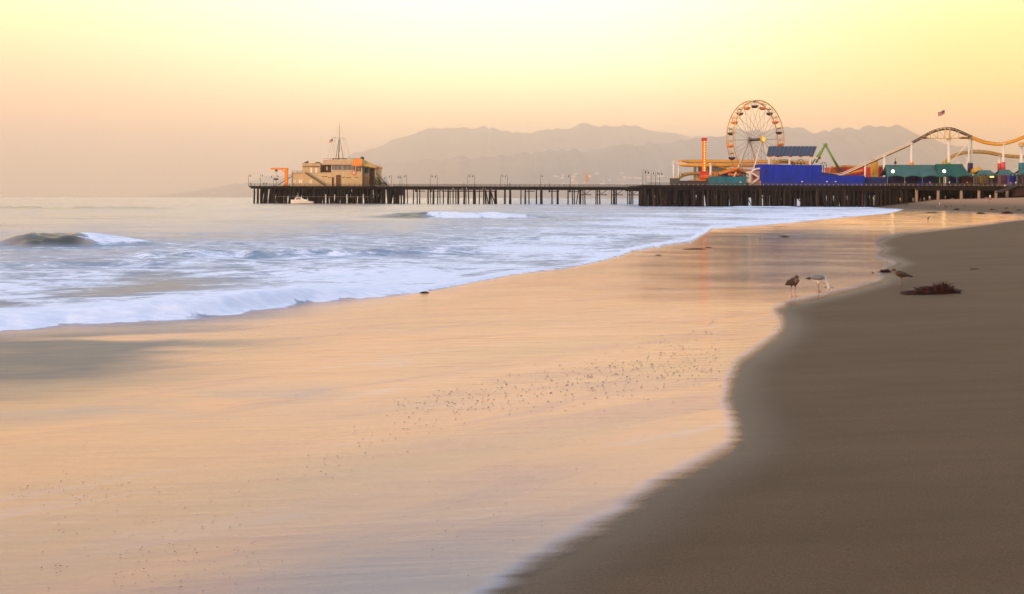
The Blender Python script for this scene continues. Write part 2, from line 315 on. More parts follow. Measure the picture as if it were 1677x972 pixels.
# ------------------------------------------------------------------ water material
def water_material():
    m = bpy.data.materials.new('sea_water'); m.use_nodes = True; nt = m.node_tree; L = nt.links.new
    for n in list(nt.nodes): nt.nodes.remove(n)
    out = nd(nt, 'ShaderNodeOutputMaterial')
    geo = nd(nt, 'ShaderNodeNewGeometry')
    def attr(n): a = nd(nt, 'ShaderNodeAttribute'); a.attribute_name = n; return a.outputs['Fac']
    def mp(scale, loc=(0,0,0), rot=0):
        k = nd(nt, 'ShaderNodeMapping'); k.inputs['Scale'].default_value = scale; k.inputs['Location'].default_value = loc
        k0 = nd(nt, 'ShaderNodeMapping'); k0.inputs['Rotation'].default_value = (0,0,-rot); L(geo.outputs['Position'], k0.inputs['Vector'])
        L(k0.outputs[0], k.inputs['Vector']); return k.outputs[0]
    def noise(vec, scale=1., detail=6., rough=.55, dist=0.):
        k = nd(nt, 'ShaderNodeTexNoise'); k.inputs['Scale'].default_value = scale; k.inputs['Detail'].default_value = detail; k.inputs['Roughness'].default_value = rough; k.inputs['Distortion'].default_value = dist
        L(vec, k.inputs['Vector']); return k.outputs['Fac']
    def math_(op, a, b=None, c=None, clamp=False):
        k = nd(nt, 'ShaderNodeMath', operation=op, use_clamp=clamp)
        for i, v in enumerate((a, b, c)):
            if v is None: continue
            if isinstance(v, (int, float)): k.inputs[i].default_value = v
            else: L(v, k.inputs[i])
        return k.outputs[0]
    def mr(v, a, b, c=0., d=1., smooth=True):
        k = nd(nt, 'ShaderNodeMapRange'); k.interpolation_type = 'SMOOTHSTEP' if smooth else 'LINEAR'
        L(v, k.inputs['Value'])
        for nme, x in (('From Min', a), ('From Max', b), ('To Min', c), ('To Max', d)):
            if isinstance(x, (int, float)): k.inputs[nme].default_value = x
            else: L(x, k.inputs[nme])
        return k.outputs['Result']
    def mixc(f, a, b):
        k = nd(nt, 'ShaderNodeMixRGB')
        if isinstance(f, (int, float)): k.inputs[0].default_value = f
        else: L(f, k.inputs[0])
        for i, v in ((1, a), (2, b)):
            if isinstance(v, tuple): k.inputs[i].default_value = (*v, 1)
            else: L(v, k.inputs[i])
        return k.outputs[0]
    foam, film, dark, edge, thin = attr('foam'), attr('film'), attr('dark'), attr('edge'), attr('thin')
    # foam pattern: torn, drawn out along the shore
    n1 = noise(mp((.55, 1.1, .5), rot=.12), 1.0, 7, .62, .6)
    n2 = noise(mp((2.2, 5.0, 1.), rot=.1), 1.0, 5, .6, .4)
    nn = math_('ADD', math_('MULTIPLY', n1, .62), math_('MULTIPLY', n2, .38))
    th = math_('SUBTRACT', .82, math_('MULTIPLY', foam, .62))
    fm = mr(nn, math_('SUBTRACT', th, .085), math_('ADD', th, .10))
    fm = math_('MULTIPLY', fm, mr(foam, 0.02, .16))
    # bumps
    nb1 = noise(mp((.55, 1.6, 1.), rot=.08), 1., 5, .6)
    nb2 = noise(mp((2.5, 7., 1.), rot=.08), 1., 3, .5)
    nbs = math_('ADD', math_('MULTIPLY', nb1, .7), math_('MULTIPLY', nb2, .3))
    bsea = nd(nt, 'ShaderNodeBump'); bsea.inputs['Strength'].default_value = .55; bsea.inputs['Distance'].default_value = .20; L(nbs, bsea.inputs['Height'])
    ns1 = noise(mp((.22, 1.7, 1.), rot=.16), 1., 5, .62, 1.1)
    ns2 = noise(mp((.7, 6.5, 1.), (4,2,0), rot=.10), 1., 4, .6, .8)
    nf = math_('ADD', math_('MULTIPLY', ns1, .6), math_('MULTIPLY', ns2, .4))
    bfilm = nd(nt, 'ShaderNodeBump'); bfilm.inputs['Strength'].default_value = .30; bfilm.inputs['Distance'].default_value = .05; L(nf, bfilm.inputs['Height'])
    def prin(col, rough, ior, spec, normal):
        b = nd(nt, 'ShaderNodeBsdfPrincipled'); b.inputs['IOR'].default_value = ior; b.inputs['Specular IOR Level'].default_value = spec
        if isinstance(rough, float): b.inputs['Roughness'].default_value = rough
        else: L(rough, b.inputs['Roughness'])
        if isinstance(col, tuple): b.inputs['Base Color'].default_value = (*col, 1)
        else: L(col, b.inputs['Base Color'])
        if normal: L(normal.outputs[0], b.inputs['Normal'])
        return b
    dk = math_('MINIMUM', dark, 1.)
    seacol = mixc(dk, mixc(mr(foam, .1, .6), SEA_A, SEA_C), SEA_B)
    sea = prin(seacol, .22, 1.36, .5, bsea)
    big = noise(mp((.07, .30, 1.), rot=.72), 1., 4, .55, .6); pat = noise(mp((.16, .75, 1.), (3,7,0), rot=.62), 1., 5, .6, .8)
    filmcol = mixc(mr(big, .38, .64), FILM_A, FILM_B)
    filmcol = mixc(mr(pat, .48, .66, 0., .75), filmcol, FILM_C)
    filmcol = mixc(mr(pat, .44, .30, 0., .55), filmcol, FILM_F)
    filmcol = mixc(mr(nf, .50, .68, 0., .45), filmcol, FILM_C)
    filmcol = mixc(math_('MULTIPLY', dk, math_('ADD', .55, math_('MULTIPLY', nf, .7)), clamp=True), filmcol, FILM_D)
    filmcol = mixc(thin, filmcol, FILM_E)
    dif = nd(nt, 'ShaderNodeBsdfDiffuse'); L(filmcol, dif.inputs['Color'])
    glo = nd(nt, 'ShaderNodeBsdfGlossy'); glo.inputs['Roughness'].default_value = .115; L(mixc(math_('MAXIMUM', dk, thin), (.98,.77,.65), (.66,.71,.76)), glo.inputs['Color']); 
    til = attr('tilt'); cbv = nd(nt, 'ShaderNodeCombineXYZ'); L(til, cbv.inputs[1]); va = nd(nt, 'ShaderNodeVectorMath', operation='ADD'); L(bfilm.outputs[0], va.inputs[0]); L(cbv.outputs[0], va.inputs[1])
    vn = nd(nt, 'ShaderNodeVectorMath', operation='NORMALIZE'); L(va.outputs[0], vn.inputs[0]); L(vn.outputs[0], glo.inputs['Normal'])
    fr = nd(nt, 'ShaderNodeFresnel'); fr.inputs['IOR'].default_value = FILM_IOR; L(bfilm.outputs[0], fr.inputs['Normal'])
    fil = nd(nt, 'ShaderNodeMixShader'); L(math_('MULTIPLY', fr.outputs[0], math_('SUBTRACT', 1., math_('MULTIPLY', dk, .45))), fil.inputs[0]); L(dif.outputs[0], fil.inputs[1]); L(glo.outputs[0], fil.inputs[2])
    foamb = prin(mixc(fm, mixc(mr(n1, .35, .65), (.20,.30,.42), (.38,.51,.68)), mixc(mr(n2, .3, .7), (.68,.78,.88), (.87,.93,.98))), .85, 1.33, .2, None)
    m1 = nd(nt, 'ShaderNodeMixShader'); L(film, m1.inputs[0]); L(sea.outputs[0], m1.inputs[1]); L(fil.outputs[0], m1.inputs[2])
    m2 = nd(nt, 'ShaderNodeMixShader'); aer = math_('MAXIMUM', math_('MULTIPLY', fm, .94), mr(foam, .06, .60, 0., .66)); L(aer, m2.inputs[0]); L(m1.outputs[0], m2.inputs[1]); L(foamb.outputs[0], m2.inputs[2])
    # thin foam line at the run-up edge
    st = noise(mp((.35, 5.5, 1.), rot=.02), 1., 4, .65)
    e2 = math_('ADD', edge, math_('MULTIPLY', math_('SUBTRACT', st, .5), 1.3))
    rim = math_('MULTIPLY', mr(e2, .1, .6), mr(e2, .5, 1.5, 1., 0.))
    m3 = nd(nt, 'ShaderNodeMixShader'); L(math_('MULTIPLY', rim, .25), m3.inputs[0]); L(m2.outputs[0], m3.inputs[1]); L(foamb.outputs[0], m3.inputs[2])
    tr = nd(nt, 'ShaderNodeBsdfTransparent'); m4 = nd(nt, 'ShaderNodeMixShader')
    L(mr(e2, -.55, 1.1), m4.inputs[0]); L(tr.outputs[0], m4.inputs[1]); L(m3.outputs[0], m4.inputs[2])
    L(m4.outputs[0], out.inputs['Surface'])
    return m
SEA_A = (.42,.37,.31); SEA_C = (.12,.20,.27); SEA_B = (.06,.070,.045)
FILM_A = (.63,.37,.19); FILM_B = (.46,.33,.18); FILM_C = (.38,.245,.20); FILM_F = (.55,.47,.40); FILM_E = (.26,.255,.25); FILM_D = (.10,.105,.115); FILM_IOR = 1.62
wmat = water_material()
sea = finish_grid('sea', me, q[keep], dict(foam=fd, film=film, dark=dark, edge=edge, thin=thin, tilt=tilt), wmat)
tag(sea, 'calm peach water with blue-white surf and a shining wash running up the sand', kind='structure')
# ------------------------------------------------------------------ sand
def sand_material():
    m = bpy.data.materials.new('beach_sand'); m.use_nodes = True; nt = m.node_tree; L = nt.links.new; b = nt.nodes['Principled BSDF']
    geo = nd(nt, 'ShaderNodeNewGeometry'); a = nd(nt, 'ShaderNodeAttribute'); a.attribute_name = 'inland'
    def noise(scale, loc, detail=6, s=1.):
        k = nd(nt, 'ShaderNodeMapping'); k.inputs['Scale'].default_value = scale; k.inputs['Location'].default_value = loc; L(geo.outputs['Position'], k.inputs['Vector'])
        n = nd(nt, 'ShaderNodeTexNoise'); n.inputs['Scale'].default_value = s; n.inputs['Detail'].default_value = detail; L(k.outputs[0], n.inputs['Vector']); return n.outputs['Fac']
    def mr(v, p, q_, c=0., d=1.):
        k = nd(nt, 'ShaderNodeMapRange'); k.interpolation_type = 'SMOOTHSTEP'; L(v, k.inputs['Value'])
        for i, x in enumerate((p, q_, c, d)): k.inputs[i+1].default_value = x
        return k.outputs[0]
    def mix(f, c1, c2):
        k = nd(nt, 'ShaderNodeMixRGB')
        if isinstance(f, float): k.inputs[0].default_value = f
        else: L(f, k.inputs[0])
        for i, v in ((1, c1), (2, c2)):
            if isinstance(v, tuple): k.inputs[i].default_value = (*v, 1)
            else: L(v, k.inputs[i])
        return k.outputs[0]
    big = noise((.13, .5, 1), (0,0,0), 4); fine = noise((1,1,1), (7,0,0), 8, 55.); mid = noise((.45, 2.6, 1), (3,0,0), 6)
    col = mix(mr(big, .32, .68), SAND_A, SAND_B)
    col = mix(mr(mid, .42, .72, 0., .42), col, SAND_C)
    wet = mr(a.outputs['Fac'], 0., .95, 1., 0.)
    dry = mr(a.outputs['Fac'], 7., 22., 0., 1.)
    col = mix(dry, col, SAND_DRY)
    col = mix(wet, col, SAND_WET)
    gr = nd(nt, 'ShaderNodeMixRGB', blend_type='MULTIPLY'); gr.inputs[0].default_value = .55; L(col, gr.inputs[1])
    gm = mr(fine, .30, .70, .62, 1.3); cb = nd(nt, 'ShaderNodeCombineXYZ')
    for i in range(3): L(gm, cb.inputs[i])
    L(cb.outputs[0], gr.inputs[2]); L(gr.outputs[0], b.inputs['Base Color'])
    rr = nd(nt, 'ShaderNodeMapRange'); L(wet, rr.inputs['Value']); rr.inputs['To Min'].default_value = .75; rr.inputs['To Max'].default_value = .45; L(rr.outputs[0], b.inputs['Roughness'])
    b.inputs['Specular IOR Level'].default_value = .18
    bp = nd(nt, 'ShaderNodeBump'); bp.inputs['Strength'].default_value = .35; bp.inputs['Distance'].default_value = .012
    ad = nd(nt, 'ShaderNodeMath', operation='ADD'); L(fine, ad.inputs[0]); mu = nd(nt, 'ShaderNodeMath', operation='MULTIPLY'); L(mid, mu.inputs[0]); mu.inputs[1].default_value = 2.5; L(mu.outputs[0], ad.inputs[1])
    L(ad.outputs[0], bp.inputs['Height']); L(bp.outputs[0], b.inputs['Normal'])
    return m
SAND_A = (.100,.061,.028); SAND_B = (.118,.075,.037); SAND_C = (.082,.051,.026); SAND_WET = (.084,.059,.036); SAND_DRY = (.36,.19,.095)
me, q, _ = grid_mesh('beach', XX, YY, SZ, None, None)
keep = (SD.ravel()[q] > -6).any(1) & (YY.ravel()[q].max(1) < 5200)
beach = finish_grid('beach', me, q[keep], dict(inland=SD), sand_material())
tag(beach, 'smooth damp brown sand sloping down to the wash', kind='structure')
# ------------------------------------------------------------------ hills
def hill_material(name, c1, c2):
    return mat(name, c1, 1., var=.35, scale=.0016, spec=0.)
def hills(name, pts, Y0, depth, mt, seed, label):
    xs = np.linspace(pts[0][0], pts[-1][0], 640); pr = np.array(pts, float); yt = np.interp(xs, pr[:,0], pr[:,1])
    yt = np.convolve(np.pad(yt, 4, mode='edge'), np.ones(9)/9, 'valid')
    Y0 = Y0*np.interp(xs, [240, 420, 760], [1.75, 1.45, 1.0]) if Y0 < 25000 else Y0 + 0*xs
    X = (xs-CX)/F*Y0; hz = HY + ROLL*(xs-CX); H = np.maximum((hz-yt)/F*Y0, 0)
    H = H*(1+.10*(fbm(xs*.045, xs*0, 4, seed)-.5)) + 130*(fbm(xs*.10, xs*0+2, 4, seed+3)-.5)*np.clip(H/375, 0, 1)
    t = np.linspace(-1, 1, 46); G = 1-np.abs(t)**1.25
    Xg = X[None,:] + 0*t[:,None]; Yg = (Y0+0*xs)[None,:] + t[:,None]*depth
    Yg = Yg + 500*(fbm(Xg/1750., Yg/2250., 3, seed+1)-.5)
    spur = fbm(Xg/1050., Yg/3750., 4, seed+5)
    Zg = H[None,:]*G[:,None]*(1 - (1-G[:,None])*(1.15*spur)) - 15
    me, q, _ = grid_mesh(name, Xg, Yg, Zg, None, None); o = finish_grid(name, me, q, {}, mt); tag(o, label, kind='structure'); return o
hillm = hill_material('hill_scrub', (.20,.165,.13), None)
hills('hills', [(240,324),(300,316),(360,306),(430,292),(520,277),(600,268),(700,260),(800,253),(900,245),(1000,239),(1080,231),(1130,224),(1180,217),(1240,211),(1295,206),(1330,213),(1365,210),(1400,207),(1445,202),(1475,209),(1500,219),(1560,236),(1620,247),(1680,256),(1800,262),(2100,285)], 21000, 5500, hillm, 4, 'nearer hazy ridge rising to the right behind the wheel')
hills('hills', [(380,326),(460,300),(540,266),(600,243),(650,226),(700,210),(740,206),(790,205),(845,217),(872,216),(915,206),(965,202),(1030,206),(1100,214),(1160,222),(1240,235),(1400,250),(1600,270)], 30500, 7000, hillm, 14, 'farther faint ridge with three rounded tops in the haze')
# ------------------------------------------------------------------ far shore houses
hw = mat('far_house_wall', (.75,.55,.45), .9, var=.1); hw2 = mat('far_house_white', (.85,.75,.66), .9, var=.1); hr = mat('far_house_roof', (.22,.10,.07), .9)
hs = []
for i in range(56):
    if i < 38: px = random.uniform(905, 1085); py = random.uniform(288, 303) if random.random() < .75 else random.uniform(281, 290)
    elif i < 50: px = random.uniform(1560, 1677); py = random.uniform(258, 290)
    else: px = random.uniform(320, 400); py = random.uniform(300, 319)
    hs.append((px, py))
hs.sort()
from mathutils.bvhtree import BVHTree
bvhs = []
for o in list(C.objects):
    if o.name.startswith('hills'): bvhs.append(BVHTree.FromPolygons([v.co[:] for v in o.data.vertices], [tuple(p.vertices) for p in o.data.polygons]))
def hill_hit(px, py):
    d = at(px, py, 1000.) - Vector((0,0,ZC)); d.normalize(); best = None
    for b in bvhs:
        h = b.ray_cast(Vector((0,0,ZC)), d)
        if h[0] is not None and (best is None or h[0].y < best.y): best = h[0]
    return best
k = 0
for x, y in hs:
    p = hill_hit(x, y)
    if p is None: continue
    w = random.uniform(3, 8)/F*p.y; h = random.uniform(1.4, 2.6)/F*p.y; d = w*.8
    r = thing('far_house', (p.x, p.y, p.z), 'tiny pale house on the hazy shore, %s house from the left' % ordn(k), 'house', 'houses dotted on the far shore'); k += 1
    m = MB(); m.box(p.x-w/2, p.x+w/2, p.y-d/2, p.y+d/2, p.z-h*2, p.z+h); m.build('wall', hw if k % 3 else hw2, r)
    m = MB(); m.prism([(p.x-w/2-1, p.z+h), (p.x+w/2+1, p.z+h), (p.x+w/2-3, p.z+h*1.3), (p.x-w/2+3, p.z+h*1.3)], p.y-d/2-1, p.y+d/2+1); m.build('roof', hr, r)
# ================================================================== fishing pier (narrow, far)
YN = 480.; ZN = 8.35
def Xn(px, Y=YN): return (px-CX)/F*Y
def Zp(px, py, Y): return at(px, py, Y).z
fp = thing('fishing_pier', (Xn(720), YN+5, 0), 'long narrow dark timber pier on thin piles with the pavilion on its wide left end', 'pier')
m = MB(); x0, xh, x1 = Xn(408), Xn(640), Xn(1056)
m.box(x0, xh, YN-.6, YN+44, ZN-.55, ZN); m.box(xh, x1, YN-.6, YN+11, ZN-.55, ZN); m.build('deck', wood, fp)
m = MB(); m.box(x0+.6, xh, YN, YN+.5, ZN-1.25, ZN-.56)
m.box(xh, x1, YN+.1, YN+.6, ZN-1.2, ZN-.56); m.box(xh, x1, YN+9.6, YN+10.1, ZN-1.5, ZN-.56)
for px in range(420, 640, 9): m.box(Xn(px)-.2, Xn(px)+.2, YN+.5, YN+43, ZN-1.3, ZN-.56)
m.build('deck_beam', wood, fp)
def railing(par, xa, xb, y, z, step=2.4, h=1.15, bal=.3, name='railing', mt=None):
    m = MB(); n = max(1, int(abs(xb-xa)/step))
    for i in range(n+1):
        x = xa + (xb-xa)*i/n; m.box(x-.07, x+.07, y-.07, y+.07, z, z+h)
    a, b = min(xa, xb), max(xa, xb)
    for hh in (h, h*.55, h*.15): m.box(a, b, y-.04, y+.04, z+hh-.05, z+hh+.03)
    if bal:
        k = int((b-a)/bal)
        for i in range(k): x = a + (b-a)*(i+.5)/k; m.box(x-.018, x+.018, y-.018, y+.018, z, z+h)
    return m.build(name, mt or rail_m, par)
railing(fp, x0+.3, x1, YN, ZN); railing(fp, xh, x1, YN+10.4, ZN, bal=.45); railing(fp, x0+.3, xh, YN+43, ZN, bal=0)
def pile(x, y, zt, r, rake=0., mt=wood, par=fp, zb=-1.6, name='pile'):
    m = MB(); j = random.uniform(-.06, .06)
    m.tube([(x+rake, y, zb), (x+rake*.85+j, y, .8), (x+rake*.4-j, y, zt*.55), (x, y, zt)], [r*1.25, r*1.1, r, r*.92], 8)
    return m.build(name, mt, par, True)
z2 = [38,(72,0),110,(135,0),(145,0),238,278,305,393,450,495,555,605,658,687,713,775,822,878,935,980,1045,1105,1205,1260,1375,1418,1460,1537,1590]
wide2 = {110:.2, 135:.3, 450:.45, 878:.5, 605:.42, 713:.45, 1045:.5, 1105:.5, 1205:.45, 1260:.5, 1590:.6, 775:.42, 393:.35}
for c in z2:
    c = c[0] if isinstance(c, tuple) else c
    r = wide2.get(c, .27); pile(Xn(640+c/6.45), YN+random.choice([.3, .5]), ZN-.56, r)
for c, dc in ((20, 52), (1000, 30), (995, 15), (1050, 25), (1045, 60)): pile(Xn(640+c/6.45), YN+1, ZN-.56, .24, rake=dc/6.45*YN/F)
z3 = [(45,.5),(155,.3),(215,.5),(325,.3),(372,.26),(392,.24),(448,.3),(458,.3),(483,.22),(503,.25),(620,.25),(636,.25),(660,.32),(785,.26),(805,.25),(818,.3),(835,.3),(955,.25),(975,.25),(992,.3),(1010,.25)]
for c, r in z3: pile(Xn(880+c/6.45), YN+.5, ZN-.56, r)
pile(Xn(880+440/6.45), YN+1, ZN-.56, .24, rake=-28/6.45*YN/F)
for px in (952, 978, 1004, 1030):          # trusses and cross braces between the pile groups
    m = MB(); a, b = Xn(px-1), Xn(px+17)
    m.tube([(a, YN+1.4, ZN-1.4), ((a+b)/2, YN+1.4, ZN-3.3), (b, YN+1.4, ZN-1.4)], .16, 5); m.box(a, b, YN+1.2, YN+1.6, ZN-4.0, ZN-3.6); m.build('cross_brace', wood_b, fp)
m = MB()
for px in (645, 680, 704, 860, 900, 934):
    m.box(Xn(px), Xn(px+16), YN+.9, YN+1.2, ZN-2.4, ZN-2.05)
    m.box(Xn(px)-.2, Xn(px)+.2, YN+.9, YN+9, ZN-2.6, ZN-.56)
m.build('stringer', wood_b, fp)
# pier-head piles: front row as parts, inner rows as one mass
xs = [157,192,225,258,270,292,318]; k = 330
while k < 1235: xs.append(k); k += random.choice([17, 22, 28, 34, 46])
xs += [1245,1262,1290,1325,1345,1362,1380,1410,1430,1450,1475,1495,1525,1570,1590,1620]
xs = xs[:58]
for c in xs:
    rk = random.choice([0,0,0,0,.9,-.9]) if c > 240 else 0
    pile(Xn(390+c/6.07), YN+.4+random.uniform(0, 1.2), ZN-.56, random.choice([.36,.42,.5,.6]), rake=rk)
m = MB()
for row, yy in enumerate((6, 12, 18, 24, 30, 36, 42)):
    x = Xn(418)+random.uniform(0, 3)
    while x < Xn(637):
        m.tube([(x+random.choice([0,0,1.2,-1.2]), YN+yy, -1.5), (x, YN+yy, ZN-.56)], random.uniform(.3, .45), 6); x += random.uniform(2.0, 5.0)
for c in [c if not isinstance(c, tuple) else c[0] for c in z2][::2]:
    m.tube([(Xn(640+c/6.45)+.5, YN+9.8, -1.5), (Xn(640+c/6.45)+.3, YN+9.8, ZN-.56)], .25, 6)
tag(m.build('pile', wood, fp, True), kind='stuff')
x = Xn(428)
while x < Xn(640):
    m = MB(); w = random.uniform(3, 7); z = ZN-1.3-random.uniform(1.3, 3.2); m.box(x, x+w, YN+random.uniform(3, 22), YN+26, z-.3, ZN-1.3) if random.random() < .8 else None
    m.beam((x, YN+2, ZN-1.3), (x+w*.8, YN+2, 1.2), .3); x += w*random.uniform(.9, 1.3); m.build('cross_brace', wood, fp)
for yy in (14, 28): m = MB(); m.box(Xn(436), Xn(560), YN+yy, YN+yy+.4, ZN-3.9, ZN-1.3); m.build('brace_panel', wood, fp)
m = MB()                                    # sagging fender rail near the water
for px in range(450, 600, 12): m.tube([(Xn(px), YN-.3, 3.4), (Xn(px+6), YN-.3, 3.25), (Xn(px+12), YN-.3, 3.4)], .07, 4)
m.build('fender_rail', wood_l, fp)
# lowered landing stage slung under the deck
m = MB(); za = Zp(760, 312.4, YN-1.6)
m.box(Xn(724), Xn(812), YN-3.2, YN-.1, za-.35, za); m.build('landing_stage', wood_b, fp)
railing(fp, Xn(722), Xn(812), YN-3.1, za, h=1.1, bal=.35)
m = MB(); m.beam((Xn(714), YN-1.6, ZN-.2), (Xn(725), YN-1.6, za-.1), 1.6, .25); m.beam((Xn(818), YN-1.6, ZN-.2), (Xn(810), YN-1.6, za-.1), 1.6, .25); m.build('stair', wood_b, fp)
# ---------------- lamp posts
def lamp_post(x, y, z, label, side=1, h=6.0, grp='lamp posts along the fishing pier'):
    t = thing('lamp_post', (x, y, z), label, 'lamp post', grp)
    m = MB(); m.tube([(x, y, z), (x, y, z+.5)], .16, 8); m.tube([(x, y, z+.5), (x, y, z+h*.93)], [.085, .06], 8)
    pts = [(x+side*.9*(1-math.cos(a))/2*1.0, y, z+h*.93+.45*math.sin(a)) for a in np.linspace(0, math.pi, 8)]
    m.tube(pts, .05, 6); m.build('pole', lampm, t)
    m = MB(); m.lathe((x+side*.9, y, z+h*.93-.75), [(.05,0),(.2,.08),(.26,.45),(.3,.5),(.05,.72)], 8); m.build('lantern', lampm, t)
    return t
lps = [(407,1,285.5),(426.6,1,285),(447.6,-1,287),(452,1,286),(633,-1,289),(641,-1,287),(655,-1,288),(658.3,-1,287.5),(666,-1,286),(704.6,1,286),(716,-1,286.5),(766,1,285.5),(777,-1,286),(820,1,285.5),(831,-1,286),(885,1,286),(934,-1,286)]
for i, (px, sd, py) in enumerate(lps):
    far = i % 2 == 1 and px > 600; Y = YN + (9.6 if far else .6)
    z = ZN; X = Xn(px, Y); h = (Zp(px, py, Y)-z)/.99
    where = 'by the left pier end railing' if px < 460 else ('beside the pavilion stairs' if px < 662 else 'on the narrow pier')
    lamp_post(X, Y, z, 'thin curved lamp post %s, %s from the left' % (where, ordn(i)), sd, h)
# ================================================================== pavilion
YP = YN + 3
def PX_(px): return (px-CX)/F*YP
def PZ(py, px=550): return at(px, py, YP).z
pav = thing('pavilion', (PX_(550), YP+10, ZN), 'cream two storey pavilion with ribbon windows and orange awning roof at the pier end', 'building')
d0 = YP; base = ZN
m = MB(); m.box(PX_(477.5), PX_(494.5), d0+.4, d0+22, base, PZ(282.6)); m.box(PX_(494.5), PX_(543), d0, d0+24, base, PZ(283)); m.build('wall', cream2, pav)
m = MB(); m.box(PX_(543), PX_(594.5), d0-1.2, d0+24, base, PZ(269.3)); m.box(PX_(529), PX_(543.05), d0+3, d0+24, PZ(283), PZ(269.4)); m.build('wall', cream, pav)
m = MB(); m.box(PX_(494.5), PX_(523.7), d0+.6, d0+14, PZ(283)+.003, PZ(267.4)); m.build('wall', cream, pav)
m = MB(); m.box(PX_(594.4), PX_(615), d0+1.5, d0+22, base, PZ(270)); m.build('wall', cream2, pav)
# parapets / cornices
m = MB(); m.box(PX_(494), PX_(524.2), d0+.35, d0+14.2, PZ(273.8), PZ(272.6)); m.box(PX_(494), PX_(524.2), d0+.35, d0+14.2, PZ(267.6), PZ(266.6))
m.box(PX_(477), PX_(543), d0-.25, d0+.5, PZ(283.1), PZ(282.1)); m.build('cornice', roofm, pav)
m = MB()
for i in range(16): xx = PX_(495.5+i*1.75); m.box(xx, xx+.28, d0+.3, d0+.6, PZ(273.0), PZ(271.4))
m.build('frieze', brownd, pav)
# main roof
m = MB(); m.prism([(PX_(528), PZ(269.5)), (PX_(531), PZ(261.5)), (PX_(590), PZ(260.0)), (PX_(590), PZ(269.5))], d0-2.2, d0+24); m.build('roof', roofm, pav)
m = MB(); m.add([(PX_(578), d0-4.6, PZ(271.3)), (PX_(594.5), d0-4.6, PZ(271.3)), (PX_(594.5), d0-2.4, PZ(259.6)), (PX_(581), d0-2.4, PZ(259.6)),
    (PX_(578), d0-4.4, PZ(271.8)), (PX_(594.5), d0-4.4, PZ(271.8)), (PX_(594.5), d0-2.25, PZ(260.2)), (PX_(581), d0-2.25, PZ(260.2))], [(0,1,2,3),(7,6,5,4),(0,4,5,1),(1,5,6,2),(2,6,7,3),(3,7,4,0)])
m.build('awning', orange, pav)
m = MB(); m.add([(PX_(594.7), d0-3.2, PZ(270.8)), (PX_(618), d0-3, PZ(274.2)), (PX_(620), d0+14, PZ(272.6)), (PX_(597), d0+2, PZ(262.2)), (PX_(594.7), d0+1, PZ(260.8)),
    (PX_(594.7), d0-3.2, PZ(271.6)), (PX_(618), d0-3, PZ(274.9)), (PX_(620), d0+14, PZ(273.4)), (PX_(597), d0+2, PZ(263.2)), (PX_(594.7), d0+1, PZ(261.8))],
    [(0,1,2,3,4),(9,8,7,6,5),(0,5,6,1),(1,6,7,2),(2,7,8,3),(3,8,9,4),(4,9,5,0)]); m.build('awning', yellow2, pav)
m = MB(); m.beam((PX_(614), d0+1, PZ(272.4)), (PX_(626), d0-1, PZ(275.6)), .55, .5); m.build('gutter_spout', redp, pav)
for i, (a, b) in enumerate([(540+2.2*j, 540+2.2*j) for j in range(2, 11)] + [(561.6+2.05*j,)*2 for j in range(10)] + [(583+2.2*j,)*2 for j in range(4)]):
    y = d0-1.28
    top, bot = (PZ(270.2), PZ(278.3)) if a < 582 else (PZ(272.6), PZ(280.6))
    m = MB(); m.box(PX_(a)+.1, PX_(a)+.52, y-.02, y+.2, bot, top); w = m.build('window', winm, pav)
    m = MB(); m.box(PX_(a)-.06, PX_(a)+.07, y-.1, y+.2, bot-.1, top+.1); m.box(PX_(a)+.07, PX_(a)+.62, y-.1, y+.2, bot-.14, bot-.001); m.build('frame', whitep, w)
for a, b, t, bt in ((508,510.8,274.4,282), (516,519,274.4,282)):
    m = MB(); m.box(PX_(a), PX_(b), d0+.5, d0+.8, PZ(bt), PZ(t)); w = m.build('window', litwin, pav)
    m = MB(); m.box(PX_(a)-.12, PX_(b)+.12, d0+.45, d0+.8, PZ(bt)-.15, PZ(bt)-.003); m.build('sill', roofm, w)
for a, b, t, bt in ((480,483.8,294,299.5), (489,495-.6,294,299.5), (506.8,511,294,300)):
    yy = d0+.3 if a < 494 else d0-.1
    m = MB(); m.box(PX_(a), PX_(b), yy, yy+.3, PZ(bt), PZ(t)); w = m.build('window', litwin, pav)
    m = MB(); m.box(PX_((a+b)/2)-.06, PX_((a+b)/2)+.06, yy-.06, yy+.2, PZ(bt), PZ(t)); m.build('frame', roofm, w)
m = MB(); m.box(PX_(526), PX_(541), d0+2.6, d0+3.02, PZ(281.6), PZ(270.4)); m.build('window', winm, pav)
m = MB(); m.box(PX_(532.5), PX_(535), d0+2.5, d0+2.9, PZ(278), PZ(272)); m.box(PX_(540.4), PX_(543.4), d0-1.3, d0+2.5, PZ(269.5), PZ(262.6)); m.build('pillar', cream, pav)
m = MB(); m.box(PX_(551), PX_(559), d0-1.3, d0-1.0, base, PZ(286.2)); dr = m.build('door', brownd, pav)
m = MB(); m.box(PX_(550.4), PX_(551), d0-1.4, d0-1, base, PZ(285.6)); m.box(PX_(559), PX_(559.6), d0-1.4, d0-1, base, PZ(285.6)); m.box(PX_(551), PX_(559), d0-1.4, d0-1, PZ(286.2)+.003, PZ(285.6)); m.build('frame', roofm, dr)
m = MB(); m.box(PX_(544.2), PX_(547.2), d0-1.3, d0-1.0, base, PZ(290)); m.build('door', darkp, pav)
for a, b, y in ((527,531,288.6),(531.8,535.6,288.6),(537.6,541.4,290.3),(561,565,290.3),(567.8,571.4,290.3),(572,576,290.3),(582.5,586.5,290.3)):
    yy = d0-.1 if a < 543 else d0-1.3
    m = MB(); m.box(PX_(a), PX_(b), yy, yy+.2, PZ(y+.55), PZ(y-.4)); m.build('vent', darkp, pav)
